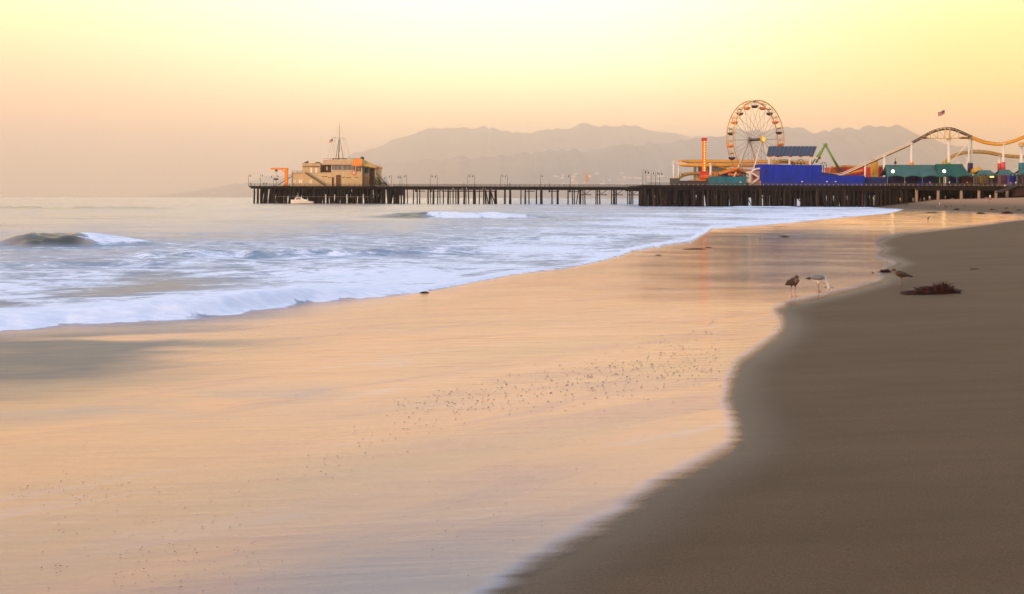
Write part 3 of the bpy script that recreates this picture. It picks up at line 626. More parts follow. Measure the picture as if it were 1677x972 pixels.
# outer stairs
m = MB(); m.beam((PX_(501), d0-1.0, PZ(283.4)), (PX_(533.5), d0-1.0, base+.25), 1.1, .35)
m.tube([(PX_(501), d0-1.5, PZ(280.2)), (PX_(534.5), d0-1.5, base+1.2)], .08, 5)
for i in range(9): f = i/8; xx = PX_(501+33*f); zz = PZ(283.2)*(1-f)+(base+.2)*f; m.box(xx-.04, xx+.04, d0-1.55, d0-1.46, zz, zz+1.0)
m.build('stair', rail_m, pav)
railing(pav, PX_(478), PX_(494), d0+.8, PZ(282.6), 1.6, 1.0, 0)
m = MB()
for px in range(530, 594, 3): m.box(PX_(px)-.05, PX_(px)+.05, d0-1.4, d0-1.3, PZ(260.6), PZ(259.2))
m.box(PX_(530), PX_(594), d0-1.4, d0-1.32, PZ(259.3), PZ(259.0)); m.build('railing', rail_m, pav)
# columns under awning and fence of the right side
m = MB()
for px in (598, 602, 606): m.box(PX_(px)-.12, PX_(px)+.12, d0-1.0, d0-.8, base, PZ(289))
for px in (595, 605, 614.7): m.box(PX_(px)-.16, PX_(px)+.16, d0-2.8, d0-2.5, base, PZ(273.6))
m.build('post', brownd, pav)
m = MB(); m.box(PX_(596), PX_(603.5), d0+1.42, d0+1.6, PZ(283), PZ(273.5)); m.build('window', tealp, pav)
m = MB(); m.box(PX_(604), PX_(613), d0+1.4, d0+1.6, base, PZ(275)); m.build('doorway', darkp, pav)
m = MB(); m.beam((PX_(615), d0+1, PZ(283)), (PX_(636), d0+1, base+.2), 1.2, .4); m.tube([(PX_(615), d0+.4, PZ(279.5)), (PX_(636), d0+.4, base+1.4), (PX_(637.4), d0+.4, base)], .1, 5); m.build('stair', rail_m, pav)
# life ring
m = MB(); c = Vector((PX_(580), d0-1.35, PZ(282.8))); m.tube([(c.x+1.0*math.cos(a), c.y, c.z+1.0*math.sin(a)) for a in np.linspace(0, 2*math.pi, 15)], .2, 6)
m.build('life_ring', orange2, pav)
m = MB(); m.lathe((c.x, c.y+.05, c.z-.6), [(.01,0),(.5,.2),(.6,.6),(.5,1.),(.01,1.2)], 8, 1, .1); m.build('life_ring_cover', whitep, pav)
for i, (px, w, h) in enumerate(((498.5,1.2,.9),(501,.9,1.3),(518,2.4,.7),(610,0,0),(591.5,1.2,1.6),(594,.6,1.2))):
    if not w: continue
    y = d0+3 if px < 530 else d0+1.5; z = PZ(266.6) if px < 530 else PZ(260.4)
    m = MB(); X = PX_(px); m.box(X-w/2, X+w/2, y, y+1, z-.05, z+h*.75); m.tube([(X+w*.2, y+.5, z+h*.7), (X+w*.2, y+.5, z+h)], .12, 5); m.build('roof_vent', darkp, pav)
# ---- shrubs by the stair
def leaf_clump(name, c, rx, ry, rz, n, mt, label, cat, size=.35):
    m = MB()
    for i in range(n):
        a = random.uniform(0, 2*math.pi); u = random.uniform(-.6, 1); rr = random.uniform(.5, 1.05)*math.sqrt(max(0, 1-u*u*.9))
        p = Vector((c.x+rx*rr*math.cos(a), c.y+ry*rr*math.sin(a), c.z+rz*(.45+.55*u)*random.uniform(.7, 1.1)))
        q = Vector((random.gauss(0,1), random.gauss(0,1), random.gauss(0,1))).normalized(); t = q.orthogonal().normalized(); b = q.cross(t)
        s_ = size*random.uniform(.5, 1.2); m.add([p-t*s_, p+b*s_*.5, p+t*s_, p-b*s_*.5], [(0,1,2,3)])
    r = thing(name, (c.x, c.y, c.z-rz*.1), label, cat); m.build('foliage', mt, r)
    m = MB(); m.tube([(c.x, c.y, c.z-rz*.15), (c.x+.1, c.y, c.z+rz*.5)], [.12, .05], 6); m.build('stem', brownd, r); return r
leaf_clump('shrub', Vector((PX_(618), d0-1.8, base)), 2.6, 1.4, 4.4, 500, leafm, 'tall olive shrub growing against the pavilion stair', 'shrub')
leaf_clump('shrub', Vector((PX_(627), d0-1.4, base)), 2.0, 1.2, 2.6, 300, leafm, 'low olive shrub at the foot of the pavilion stair', 'shrub')
leaf_clump('shrub', Vector((PX_(609), d0-1.2, base)), 1.6, 1.2, 5.2, 300, mat('shrub_leaf_brown', (.07,.045,.02), .9, var=.4), 'brown climbing shrub in the shade under the pale awning', 'shrub')
# ---- signal mast
mx = PX_(555.5); my = d0+8; Ym = my
def MZ(py): return at(555.5, py, Ym).z
mX = lambda px: (px-CX)/F*Ym
mx = mX(555.5); zb = PZ(260)
t = thing('signal_mast', (mx, my, zb-.2), 'tall dark signal mast with crossyard and rigging on the pavilion roof', 'mast')
m = MB()
for dx, dy in ((-4, 1.0), (4, 1.0), (0, -1.4), (-1.5, 1.4)): m.tube([(mx+dx*.5, my+dy, zb-.2), (mx+dx*.08, my+dy*.1, MZ(228))], [.14, .1], 6)
m.tube([(mx, my, zb+4), (mx, my, MZ(214)), (mx, my, MZ(198))], [.14, .1, .03], 6); m.build('pole', lampm, t)
m = MB(); m.tube([(mX(543), my, MZ(224.6)), (mx, my, MZ(226)), (mX(566), my, MZ(225.6))], .07, 5); m.build('crossyard', lampm, t)
m = MB(); m.box(mx-3.2, mx+3.4, my-1.4, my+1.4, zb+.35, zb+.6)
for dx in (-3, 3.2): m.box(mx+dx-.1, mx+dx+.1, my-1.3, my+1.3, zb-.2, zb+.36)
m.build('platform', lampm, t)
m = MB()
for a, b, c, dd in ((545,226,536,262),(549,226,546,262),(562,226,565,262),(566,226,574,262),(558,206,571,260),(553,206,541,262)):
    m.tube([(mX(a), my, MZ(b)), (mX(c), my, MZ(dd)+.6)], .028, 4)
m.build('rigging', rail_m, t)
def flag(name, X, Y, Z, w, h, droop, mt1, mt2, par=None, star=True, dirx=-1):
    m = MB(); N = 12; R = 7
    vs = []
    for j in range(R+1):
        for i in range(N+1):
            u = i/N; v = j/R
            vs.append((X + dirx*w*u*.9, Y + .18*w*math.sin(u*7+v*2)*u, Z - h*v - droop*u*1.0 + .05*h*math.sin(u*8)))
    for i in range(len(vs)): pass
    n = len(vs); vs2 = vs + [(x, y+.02, z) for x, y, z in vs]
    m.v = vs2
    for j in range(R):
        for i in range(N):
            a = j*(N+1)+i; f = (a, a+1, a+N+2, a+N+1)
            k = 2 if (star and i < N*.42 and j < 4) else (0 if j % 2 == 0 else 1)
            m.f += [f, tuple(x+n for x in reversed(f))]; m.m += [k, k]
    return m.build(name, [mt1, mt2, MATS['cloth_blue']], par)
flag('flag', mX(545), my, MZ(226.5), 2.2, 1.4, .9, redp, whitep, t)
# ---- orange hoist crane
YC_ = YN+1.6; cX = lambda px: (px-CX)/F*YC_; cZ = lambda py: at(460, py, YC_).z
t = thing('hoist_crane', (cX(469), YC_, ZN), 'bright orange hoist crane with a level arm beside the pavilion', 'crane')
m = MB(); m.box(cX(466.3), cX(471.4), YC_-.7, YC_+.7, ZN, cZ(274.8)); m.build('mast', orange, t)
m = MB(); m.box(cX(443.5), cX(472), YC_-.5, YC_+.5, cZ(277.3), cZ(274.6)+.02); m.beam((cX(460), YC_, cZ(277)), (cX(466.6), YC_, cZ(281.5)), .4); m.build('arm', orange, t)
m = MB(); m.box(cX(450.6), cX(454.2), YC_-.4, YC_+.4, cZ(280.4), cZ(277.4)); m.tube([(cX(452), YC_, cZ(280)), (cX(452), YC_, cZ(284))], .05, 4); m.build('hoist', darkp, t)
m = MB(); m.box(cX(464), cX(474), YC_-1.2, YC_+1.2, ZN, ZN+.5); m.build('base', orange, t)
# ---- angled gangway between crane and pavilion
t = thing('gangway', (cX(460), YN+5, ZN), 'grey sloping gangway with thin rails behind the orange crane', 'gangway')
m = MB(); m.beam((cX(452), YN+5, ZN+.6), (cX(480), YN+5, ZN+5.6), 1.2, .2); m.build('ramp', rail_m, t)
m = MB(); m.tube([(cX(452), YN+4.5, ZN+1.7), (cX(480), YN+4.5, ZN+6.6)], .05, 4)
for i in range(6): f = i/5; m.box(cX(452+28*f)-.03, cX(452+28*f)+.03, YN+4.47, YN+4.53, ZN+.6+5*f, ZN+1.7+4.9*f)
m.build('handrail', rail_m, t)
# ---- viewing benches / bait tables as low clutter on the pier end
t = thing('sign_board', ((447-CX)/F*YN, YN+4, ZN), 'small dark board on a post beside the lamp posts at the pier end', 'sign')
X = (449-CX)/F*YN; m = MB(); m.box(X-.08, X+.08, YN+4, YN+4.15, ZN, ZN+3.6); m.build('post', lampm, t); m = MB(); m.box(X-1.1, X+1.1, YN+3.9, YN+4, ZN+3.0, ZN+3.8); m.build('board', lampm, t)
# ---- orange banner pole
X = (961-CX)/F*(YN+5)
t = thing('banner_pole', (X, YN+5, ZN), 'slim orange double banner pole standing on the narrow pier', 'pole')
m = MB(); m.tube([(X, YN+5, ZN), (X, YN+5, ZN+2.6)], .07, 5); m.tube([(X-.5, YN+5, ZN+6.3), (X-.5, YN+5, ZN+2.7)], .1, 5); m.tube([(X+.45, YN+5, ZN+6.3), (X+.45, YN+5, ZN+2.7)], .1, 5); m.box(X-.6, X+.6, YN+4.95, YN+5.05, ZN+2.55, ZN+2.75); m.box(X-.9, X-.3, YN+4.95, YN+5.05, ZN+6.4, ZN+6.7); m.build('pole', orange2, t)
m = MB(); m.box(X-.35, X+.35, YN+4.98, YN+5.02, ZN+2.9, ZN+6.1); m.build('banner', mat('faded_banner', (.62,.36,.22), .9), t)
# ---- boat
Yb = 462.; bX = lambda px: (px-CX)/F*Yb
t = thing('boat', (bX(495), Yb, 0), 'small white boat with a cabin moored against the dark piles', 'boat')
m = MB(); secs = []
xs_ = np.linspace(bX(476.5), bX(513), 12)
for i, x in enumerate(xs_):
    f = i/11; w = 1.5*math.sin(math.pi*min(1, (f+.12)/.75)/2)*(1 if f < .95 else .95); sh = 1.75-.7*f if f < .5 else 1.4-.05*f
    sh = 1.9 - .85*f
    secs.append([(x, Yb-w, sh), (x, Yb-w*.8, .3), (x, Yb, -.3), (x, Yb+w*.8, .3), (x, Yb+w, sh)])
vs = [p for s_ in secs for p in s_]; fs = []
for i in range(11):
    for k in range(4): a = i*5+k; fs.append((a, a+5, a+6, a+1))
    a = i*5; fs.append((a, a+4, a+9, a+5))
fs += [(0,1,2,3,4), tuple(55+k for k in (4,3,2,1,0))]
m.add(vs, fs); m.build('hull', whitep, t)
m = MB(); m.prism([(bX(482), 1.3), (bX(484.5), 2.9), (bX(494), 2.9), (bX(497), 2.1), (bX(503), 1.9), (bX(504), 1.3)], Yb-.9, Yb+.9); m.build('cabin', whitep, t)
m = MB(); m.box(bX(485.5), bX(493), Yb-.95, Yb-.9, 2.0, 2.5); m.build('window', winm, t)
m = MB(); m.tube([(bX(488), Yb, 2.9), (bX(488), Yb, 5.0)], .06, 5); m.tube([(bX(484), Yb, 3.4), (bX(490), Yb, 3.7)], .05, 5); m.build('mast', whitep, t)
# ================================================================== amusement pier (wide, nearer)
YA = 360.; ZA = 7.75
def Xa(px, Y=YA): return (px-CX)/F*Y
def X_(px, Y): return (px-CX)/F*Y
def Z_(px, py, Y): return at(px, py, Y).z
XE0, XE1 = Xa(1052), Xa(1760)
ap = thing('amusement_pier', (Xa(1350), YA+30, 0), 'wide dark timber pier on crowded piles carrying the wheel and coaster', 'pier')
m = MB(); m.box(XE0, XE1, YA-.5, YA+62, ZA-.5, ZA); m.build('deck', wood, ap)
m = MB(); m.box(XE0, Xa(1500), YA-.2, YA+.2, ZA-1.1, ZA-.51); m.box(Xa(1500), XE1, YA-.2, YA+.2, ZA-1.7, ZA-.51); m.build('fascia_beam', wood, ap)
m = MB(); m.box(Xa(1075), Xa(1460), YA-.35, YA-.05, ZA-1.75, ZA-1.5); m.build('waling_beam', wood_b, ap)
m = MB()
for yy in np.arange(4, 62, 5.): m.box(XE0+.4, XE1, YA+yy, YA+yy+.4, ZA-1.5-.3*(yy > 40), ZA-.51)
m.box(Xa(1085), XE1, YA+58, YA+58.4, ZA-3.4, ZA-.51); m.box(Xa(1085), XE1, YA+30, YA+30.3, ZA-2.9, ZA-.51)  # deep solid back boards, added and sized so the underside stays dark
m.build('deck_beam', wood, ap)
# railing with pale post caps
rl = MB(); n = 0; px = 1097.
capx = []
while px < 1700: capx.append(px); px += 7.65
for px in capx: rl.box(Xa(px)-.09, Xa(px)+.09, YA-.3, YA-.12, ZA-.3, ZA+.9)
for hh in (.85, .5, .2): rl.box(Xa(1060), Xa(1700), YA-.26, YA-.18, ZA+hh-.05, ZA+hh+.05)
i = 0
x = Xa(1060)
while x < Xa(1700): rl.box(x-.02, x+.02, YA-.24, YA-.2, ZA, ZA+.85); x += .32
rlo = rl.build('railing', rail_m, ap)
for px in capx:
    m = MB(); m.lathe((Xa(px), YA-.34, ZA-.02), [(.05,0),(.2,.08),(.2,.34),(.05,.46)], 6); m.build('post_cap', wood_l, rlo)
# piles
random.seed(3)
pxs = [1057.5, 1059.5, 1069, 1078]; p = 1082.
while len(pxs) < 84:
    pxs.append(p); p += random.choice([4.0, 5.0, 6.0, 7.6])
for i, px in enumerate(pxs):
    if px > 1492: break
    yy = YA+.3+random.uniform(0, 1.8); r = random.choice([.32,.38,.45,.5])
    zb = min(-1.6, 0); mt_ = wood if random.random() < .72 else wood_b
    X = Xa(px); 
    rk = random.choice([0]*6+[.8,-.8]); pile(X, yy, ZA-.52, r, rake=rk, mt=mt_, par=ap)
for px in (1501.5, 1537, 1575, 1604, 1632, 1650): pile(Xa(px), YA+.4, ZA-.6, .55, mt=wood_l, par=ap, zb=0)
for px in (1506, 1548, 1585, 1618): pile(Xa(px), YA+3.4, ZA-.6, .32, mt=wood_b, par=ap, zb=0)
m = MB()
for row in range(1, 13):
    yy = row*4.8; x = Xa(1054+row*2.2)
    while x < XE1:
        p_ = pxof(x, YA+yy)[0]
        gap = 1.7 if p_ < 1480 else 2.2
        r = random.uniform(.3, .48); m.tube([(x+random.choice([0,0,0,.9,-.9]), YA+yy, -1.5), (x, YA+yy, ZA-.52)], r, 6); x += random.uniform(1.6, 4.2)*gap
tag(m.build('pile', wood, ap, True), kind='stuff')
x = Xa(1090)
while x < Xa(1500):
    m = MB(); w = random.uniform(2.5, 6); yy = random.choice([14, 24, 38, 48]); z = ZA-1.5-random.uniform(1.2, 3.4)
    m.box(x, x+w, YA+yy, YA+yy+.3, z, ZA-1.4); m.beam((x, YA+2.5, ZA-1.5), (x+w, YA+2.5, .8), .28); x += w*random.uniform(.8, 1.2); m.build('cross_brace', wood, ap)
x = Xa(1500)
while x < XE1:
    m = MB(); w = random.uniform(3, 8); m.box(x, x+w, YA+26, YA+26.3, ZA-1.5-random.uniform(2.0, 3.2), ZA-1.4); x += w; m.build('brace_panel', wood, ap)
# deck end stair with a sloping ramp down to the sand at the right
m = MB(); m.beam((X_(1662, 357), 357, ZA), (X_(1640, 350), 352, 5.4), 2.4, .4); m.box(X_(1662, 357), X_(1700, 357), 355.5, 359.4, 4.0, ZA-1.0); m.build('stair', wood_b, ap)
# lamp posts on its left corner and more along
for i, px in enumerate((1049.5, 1061.4, 1073.8, 1085.4, 1096)):
    Y = 361 + i*1.0 if i else 361
    z = ZA if px > 1052 else ZA
    lamp_post(max(X_(px, Y), XE0+.3), Y+i*6, z, 'hooked lamp post on the bare wide pier corner, %s of five from the left' % ordn(i), 1, 5.4, 'hooked lamp posts on the wide pier corner')
for i, px in enumerate((1113, 1173, 1610, 1657)):
    lamp_post(X_(px, 363), 363, ZA, ['hooked lamp post beside the low yellow coaster loop','hooked lamp post in front of the teal container','hooked lamp post before the small teal canopies','hooked lamp post near the right end stair'][i], 1, 4.6, 'lamp posts on the wide pier')
# ---------------- ferris wheel
YW = 386.; th = math.radians(37); hubc = at(1238, 228.3, YW); R = 15.1
ax = Vector((math.sin(th), -math.cos(th), 0)); uu = Vector((math.cos(th), math.sin(th), 0)); zz = Vector((0,0,1))
fw = thing('ferris_wheel', (hubc.x, hubc.y, ZA), 'big ferris wheel with orange and plum gondolas on cream legs', 'ferris wheel')
wheelm = mat('wheel_rim', (.62,.37,.06), .5, var=.2); legm = mat('wheel_leg', (.75,.60,.42), .5, var=.06); spokem = mat('wheel_spoke', (.42,.33,.24), .5)
def wp(a, r, o): return hubc + uu*(r*math.sin(a)) + zz*(r*math.cos(a)) + ax*o
for o_ in (-1.6, 1.6):
    m = MB(); m.tube([wp(a, R, o_) for a in np.linspace(0, 2*math.pi, 81)], .21, 6, False); m.tube([wp(a, R-1.1, o_) for a in np.linspace(0, 2*math.pi, 81)], .05, 5, False)
    m.build('rim', wheelm, fw)
G0 = math.radians(-3)
for k in range(20):
    a = G0 + k*math.pi/10
    m = MB(); m.tube([wp(a, R, -1.6), wp(a, R, 1.6)], .1, 5); m.tube([wp(a+math.pi/20, R, -1.6), wp(a+math.pi/20, R, 1.6)], .08, 5); m.build('cross_bar', wheelm, fw)
    m = MB()
    for o_, h_ in ((-1.6, -2.9), (1.6, 2.9)): m.tube([wp(a, R, o_), wp(a+.02, .8, h_)], .07, 5)
    m.build('spoke', spokem, fw)
for k in range(20):
    a = G0 + k*math.pi/10; c = wp(a, R-.1, 0); col = orange2 if k % 2 == 1 else plum
    m = MB(); m.lathe((c.x, c.y, c.z-2.85), [(.12,0),(.8,.12),(1.22,.5),(1.38,1.05),(1.28,1.08),(1.0,.6),(.3,.3)], 12); g = m.build('gondola', col, fw, True)
    m = MB(); m.lathe((c.x, c.y, c.z-.55), [(1.0,0),(.55,.24),(.05,.36)], 12); m.build('canopy', col, g, True)
    m = MB()
    for q_ in range(4):
        b_ = q_*math.pi/2+.5; m.tube([(c.x+1.1*math.cos(b_), c.y+1.1*math.sin(b_), c.z-1.85), (c.x+.85*math.cos(b_), c.y+.85*math.sin(b_), c.z-.5)], .05, 4)
    m.tube([(c.x, c.y, c.z-2.6), (c.x, c.y, c.z)], .05, 4); m.build('hanger', spokem, g)
m = MB(); m.tube([hubc-ax*3.2, hubc+ax*3.2], .55, 10); m.build('axle', darkp, fw, True)
for s_, mt_ in ((1, yellow), (-1, legm)):
    m = MB(); m.tube([hubc+ax*(s_*3.1), hubc+ax*(s_*3.3), hubc+ax*(s_*3.7)], [1.25, 1.3, .9], 16); m.build('hub', mt_, fw)
m = MB(); m.tube([hubc+ax*3.3, hubc+ax*3.76], .95, 16); m.build('hub_glow_disc', mat('hub_glow', (.95,.55,.08), .4, emit=(1.,.55,.08), es=.6), fw)  # weak yellow glow put into the hub face for its lit look
for s_ in (1, -1):
    for f_ in (-1, 1):
        top = hubc + ax*(s_*3.0); foot = Vector((hubc.x, hubc.y, ZA)) + ax*(s_*4.6) + uu*(f_*9.4)
        m = MB(); m.tube([top, foot], [.3, .46], 8); m.build('leg', legm, fw, True)
m = MB(); m.tube([Vector((hubc.x, hubc.y, ZA+6)) + ax*4.1+uu*-6, Vector((hubc.x, hubc.y, ZA+6)) + ax*4.1+uu*6], .12, 6); m.build('leg_brace', legm, fw)
m = MB(); c0 = Vector((hubc.x, hubc.y, 0)); m.box(hubc.x-9, hubc.x+9, hubc.y-5, hubc.y+5, ZA, ZA+1.2); m.build('platform', darkp, fw)
# ---------------- drop tower
YT = 374.; tX = X_(1153, YT); tz = lambda py: Z_(1153, py, YT)
t = thing('drop_tower', (tX, YT, ZA), 'narrow red and orange drop tower studded with yellow lamps left of the wheel', 'drop tower')
m = MB()
for dx in (-.55, .55):
    for dy in (-.5, .5): m.box(tX+dx-.12, tX+dx+.12, YT+dy-.12, YT+dy+.12, tz(296), tz(230))
m.box(tX-.4, tX+.4, YT-.3, YT+.3, tz(296), tz(230))
k = 0
for py in range(231, 295, 4): m.beam((tX-.55, YT-.6, tz(py)), (tX+.55, YT-.6, tz(py+4)), .12); 
m.build('tower', orange2, t)
m = MB(); m.box(tX-.95, tX+.95, YT-.8, YT+.8, tz(230.5), tz(226)); m.box(tX-.7, tX+.7, YT-.6, YT+.6, tz(226)+.002, tz(225.2)); m.build('cap', redp, t)
for py in np.arange(233, 282, 3.9): m = MB(); m.lathe((tX, YT-.7, tz(py)), [(.05,0),(.27,.12),(.27,.4),(.05,.52)], 8); m.build('lamp', bulb, t)
m = MB(); m.box(tX-1.6, tX+1.6, YT-1.2, YT+1.2, tz(292.5), tz(280)); m.build('gondola', redp, t)
m = MB()
for i in range(5): m.box(tX-1.4+i*.62, tX-1.05+i*.62, YT-1.35, YT-1.21, tz(291), tz(286))
m.build('seat', orange2, t)
m = MB(); m.box(tX-.6, tX+.6, YT-.6, YT+.6, ZA, tz(292.6)); m.build('base', yellow2, t)
# ---------------- coaster
def smooth(pts, n=6):
    P = [Vector(p) for p in pts]; out = []
    for i in range(len(P)-1):
        p0 = P[max(i-1,0)]; p1 = P[i]; p2 = P[i+1]; p3 = P[min(i+2, len(P)-1)]
        for k in range(n):
            t_ = k/n; out.append(.5*((2*p1)+(-p0+p2)*t_+(2*p0-5*p1+4*p2-p3)*t_*t_+(-p0+3*p1-3*p2+p3)*t_**3))
    out.append(P[-1]); return out
def track(par, pts, mt, spine=.42, name='track', ties=True, gauge=1.1, drop=.75):
    m = MB(); P = smooth(pts); m.tube([p-Vector((0,0,drop)) for p in P], spine, 8)
    lat = []
    for i, p in enumerate(P):
        d = (P[min(i+1,len(P)-1)]-P[max(i-1,0)]); d.z = 0
        l = Vector((-d.y, d.x, 0)); l = l.normalized() if l.length > 1e-6 else Vector((0,1,0)); lat.append(l)
    for s_ in (-1, 1): m.tube([p+l*(s_*gauge/2) for p, l in zip(P, lat)], .11, 6)
    o = m.build(name, mt, par, True)
    if ties:
        m = MB(); acc = 0
        for i in range(1, len(P)):
            acc += (P[i]-P[i-1]).length
            if acc > 1.3:
                acc = 0; p, l = P[i], lat[i]; m.beam(p-l*.6, p+l*.6, .14); m.beam(p-Vector((0,0,drop)), p-l*.45, .12); m.beam(p-Vector((0,0,drop)), p+l*.45, .12)
        if m.v: m.build('tie', mt, o)
    return o
rc = thing('roller_coaster', (X_(1540, 385), 385, ZA), 'roller coaster with yellow tracks, cream arch truss and white posts', 'roller coaster')
A = lambda px, py, Y: at(px, py, Y)
track(rc, [A(1262,268.5,389),A(1220,268,389),A(1180,267.5,389),A(1140,267.5,389),A(1122,267,389.5),A(1114,265.5,393),A(1113,263.5,399),A(1118,261.8,404),A(1140,261.5,406),A(1200,261.5,407),A(1260,262,408),A(1330,264,408)], yellow, .55)
track(rc, [A(1210,280,399),A(1180,270,399),A(1150,266,399)], yellow2, .3, ties=False)
track(rc, [A(1106,301,383),A(1108,295,383),A(1112,289,384),A(1118,284.5,386),A(1127,282,388),A(1140,281,390),A(1160,280.6,392),A(1180,281,394)], yellow2, .5)
track(rc, [A(1140,295,376),A(1152,291.5,376),A(1165,287,376.5),A(1178,282,377.5),A(1190,278,378),A(1202,276,379),A(1215,276.5,381),A(1235,279,384),A(1250,282,388)], orange, .5)
track(rc, [A(1110,297,379),A(1122,297,379),A(1136,293,380),A(1150,289,381)], yellow2, .35)
lift = [A(1345,284,384),A(1362,284,384),A(1378,282.8,384),A(1392,277.5,384),A(1418,265.5,384),A(1440,255.6,384),A(1466,243.8,384),A(1493,232,384),A(1512,221.6,384),A(1525,214.5,384),A(1538,210,384),A(1550,208.3,384),A(1561,209.6,384),A(1574,214.4,384),A(1592,222.6,384)]
track(rc, lift[:8], legm, .3, drop=.7); track(rc, lift[7:], mat('arch_brown', (.10,.06,.035), .6), .34, drop=.7)
m = MB(); P = smooth(lift[3:8]); m.tube([p-Vector((0,0,1.15)) for p in P], .2, 5); m.build('underside_strip', brownd, rc)  # dark strip along the underside of the lift track
track(rc, [A(1592,222.6,384),A(1603,227.2,384),A(1616,231,384),A(1628,232.8,384),A(1641,232.8,384),A(1659,228.4,384),A(1677,221.5,384),A(1700,212,384),A(1730,205,384)], yellow, .5)
track(rc, [A(1543,267,398),A(1550,260.5,398),A(1558,254.5,398),A(1573,248.5,398),A(1592,246,398),A(1616,247,398),A(1635,250.5,398),A(1655,253.2,398),A(1677,253.8,398),A(1720,252,398)], yellow2, .5)
track(rc, [A(1669,233.5,392),A(1680,233,392),A(1710,231,392)], yellow, .6)
m = MB(); YB = 383.0                                   # arch truss
top_y = lambda px: float(np.interp(px, [1506,1512,1525,1538,1550,1561,1574,1592], [225,222.6,215.5,211,209.5,210.8,215.6,223.8]))
for dy in (-.5, .9):
    y = YB+dy; m.tube([A(1506,226.4,y), A(1592,225.6,y)], .16, 5)
    nodes = [1512,1524,1536,1547.5,1555.5,1570,1585]
    for i, px in enumerate(nodes):
        m.tube([A(px,226.2,y), A(px,top_y(px),y)], .12 if px != 1555.5 else .3, 5)
        if i < len(nodes)-1:
            a, b = (px, nodes[i+1]) ; 
            if px < 1550: m.tube([A(a,top_y(a),y), A(b,226,y)], .09, 5)
            else: m.tube([A(a,226,y), A(b,top_y(b),y)], .09, 5)
m.build('arch_truss', wheelm, rc)
m = MB()
for px0, px1 in ((1507,1516),(1572,1585)): m.box(X_(px0,YB), X_(px1,YB), YB-1, YB+1.2, Z_(px0,226.8,YB), Z_(px0,224.4,YB))
m.build('landing', brownd, rc)
cols = [(1416.6,268.5,384,.33,None,0,0),(1448,255,384,.5,None,0,0),(1492.5,233.8,384,.5,orange,265.5,303),(1553.8,227,384,.55,greenp,266,303),(1586.5,226,383,.28,purple,266.5,283),(1590.8,226,385,.32,purple,266.5,283),
        (1643,234.8,384,.42,pinkp,265,278.5),(1672.5,237.5,392,.6,tealp,266,282),(1584,252,398,.32,None,0,0),(1636.5,254.5,398,.4,redp,267,279),(1103.5,265,384,.42,None,0,0),(1111.5,268,400,.3,None,0,0),(1163.7,267,386,.45,None,0,0),(1141.8,267,392,.35,None,0,0),(1715,215,384,.5,None,0,0)]
for px, py, Y, r, wrap, y0_, y1_ in cols:
    m = MB(); X = X_(px, Y); zt = Z_(px, py, Y)
    m.tube([(X, Y, ZA), (X, Y, zt)], r, 10); m.tube([(X, Y, zt-.5), (X, Y, zt+.05)], [r*1.5, r*1.7], 10); o = m.build('column', whitep, rc, True)
    if wrap:
        m = MB(); zb_ = max(ZA+.05, Z_(px, y1_, Y)); m.tube([(X, Y, zb_), (X, Y, Z_(px, y0_, Y))], r*1.75, 10); m.build('padding_sleeve', wrap, o, True)
m = MB()
for a, b in (((1585,234),(1557,266)),((1557,266),(1563,277)),((1588,262),(1580,273)),((1560,228),(1586,262))): m.tube([A(a[0],a[1],382.5), A(b[0],b[1],382.5)], .15 if a[0] != 1560 else .05, 5)
m.build('diagonal_brace', whitep, rc)
m = MB(); m.box(X_(1104,384), X_(1123,384), 383.6, 384.4, Z_(1110,267.9,384), Z_(1110,265.6,384)); m.box(X_(1102,384), X_(1105,384), 383.4, 384.6, Z_(1103,266,384), Z_(1103,262.6,384)); m.build('crossbeam', whitep, rc)
# ---------------- low buildings
def slab_building(name, px0, px1, py0, Y, depth, mt, label, cat='building', py1=None, skew=0.):
    t = thing(name, (X_((px0+px1)/2, Y), Y, ZA), label, cat); z1 = Z_((px0+px1)/2, py0, Y); zb = ZA if py1 is None else Z_(px0, py1, Y)
    m = MB(); m.prism([(X_(px0+skew, Y), zb), (X_(px1, Y), zb), (X_(px1, Y), z1-.0), (X_(px0, Y), z1+.25 if skew else z1)], Y, Y+depth); m.build('wall', mt, t)
    return t, z1, zb
YBk = 366.
t, z1, zb = slab_building('arcade_building', 1245.3, 1346, 269.8, YBk, 9, bluep, 'tall windowless bright blue building under the solar roof', skew=2.4)
m = MB(); m.box(X_(1245,YBk)-.2, X_(1346,YBk)+.2, YBk-.2, YBk+9.2, z1+.02, z1+.3) ; 
m = MB()
for px in (1256,1267,1281,1295,1308,1320.5,1323.5,1331): m.box(X_(px,YBk)-.05, X_(px,YBk)+.05, YBk-.06, YBk+.02, zb+.05, z1-.08)
m.build('panel_joint', blued, t)
m = MB(); c = Vector((X_(1253,YBk), YBk-.08, Z_(1253,280.5,YBk)))    # small dark emblem like a twin palm
for s_ in (-1, 1):
    m.tube([(c.x+s_*.25, c.y, c.z-.85), (c.x+s_*.35, c.y, c.z+.4)], .08, 5)
    for a in np.linspace(-.4, math.pi+.4, 6): m.tube([(c.x+s_*.35, c.y, c.z+.4), (c.x+s_*.35+.45*math.cos(a), c.y, c.z+.4+.4*math.sin(a))], .06, 4)
m.build('emblem', darkp, t)
m = MB()
for px in (1313.3, 1354, 1368): m.box(X_(px,YBk)-.28, X_(px,YBk)+.22, YBk-.5, YBk-.1, Z_(px,297.8,YBk), Z_(px,296.2,YBk))
for px in (1313.3,): m.build('floodlight', mat('floodlight_lens', (.8,.75,.7), .3), t)
t, z1, zb = slab_building('ride_enclosure', 1346.1, 1416, 287, YBk, 7, bluep, 'low bright blue ride enclosure wall beside the tall blue building', 'building')
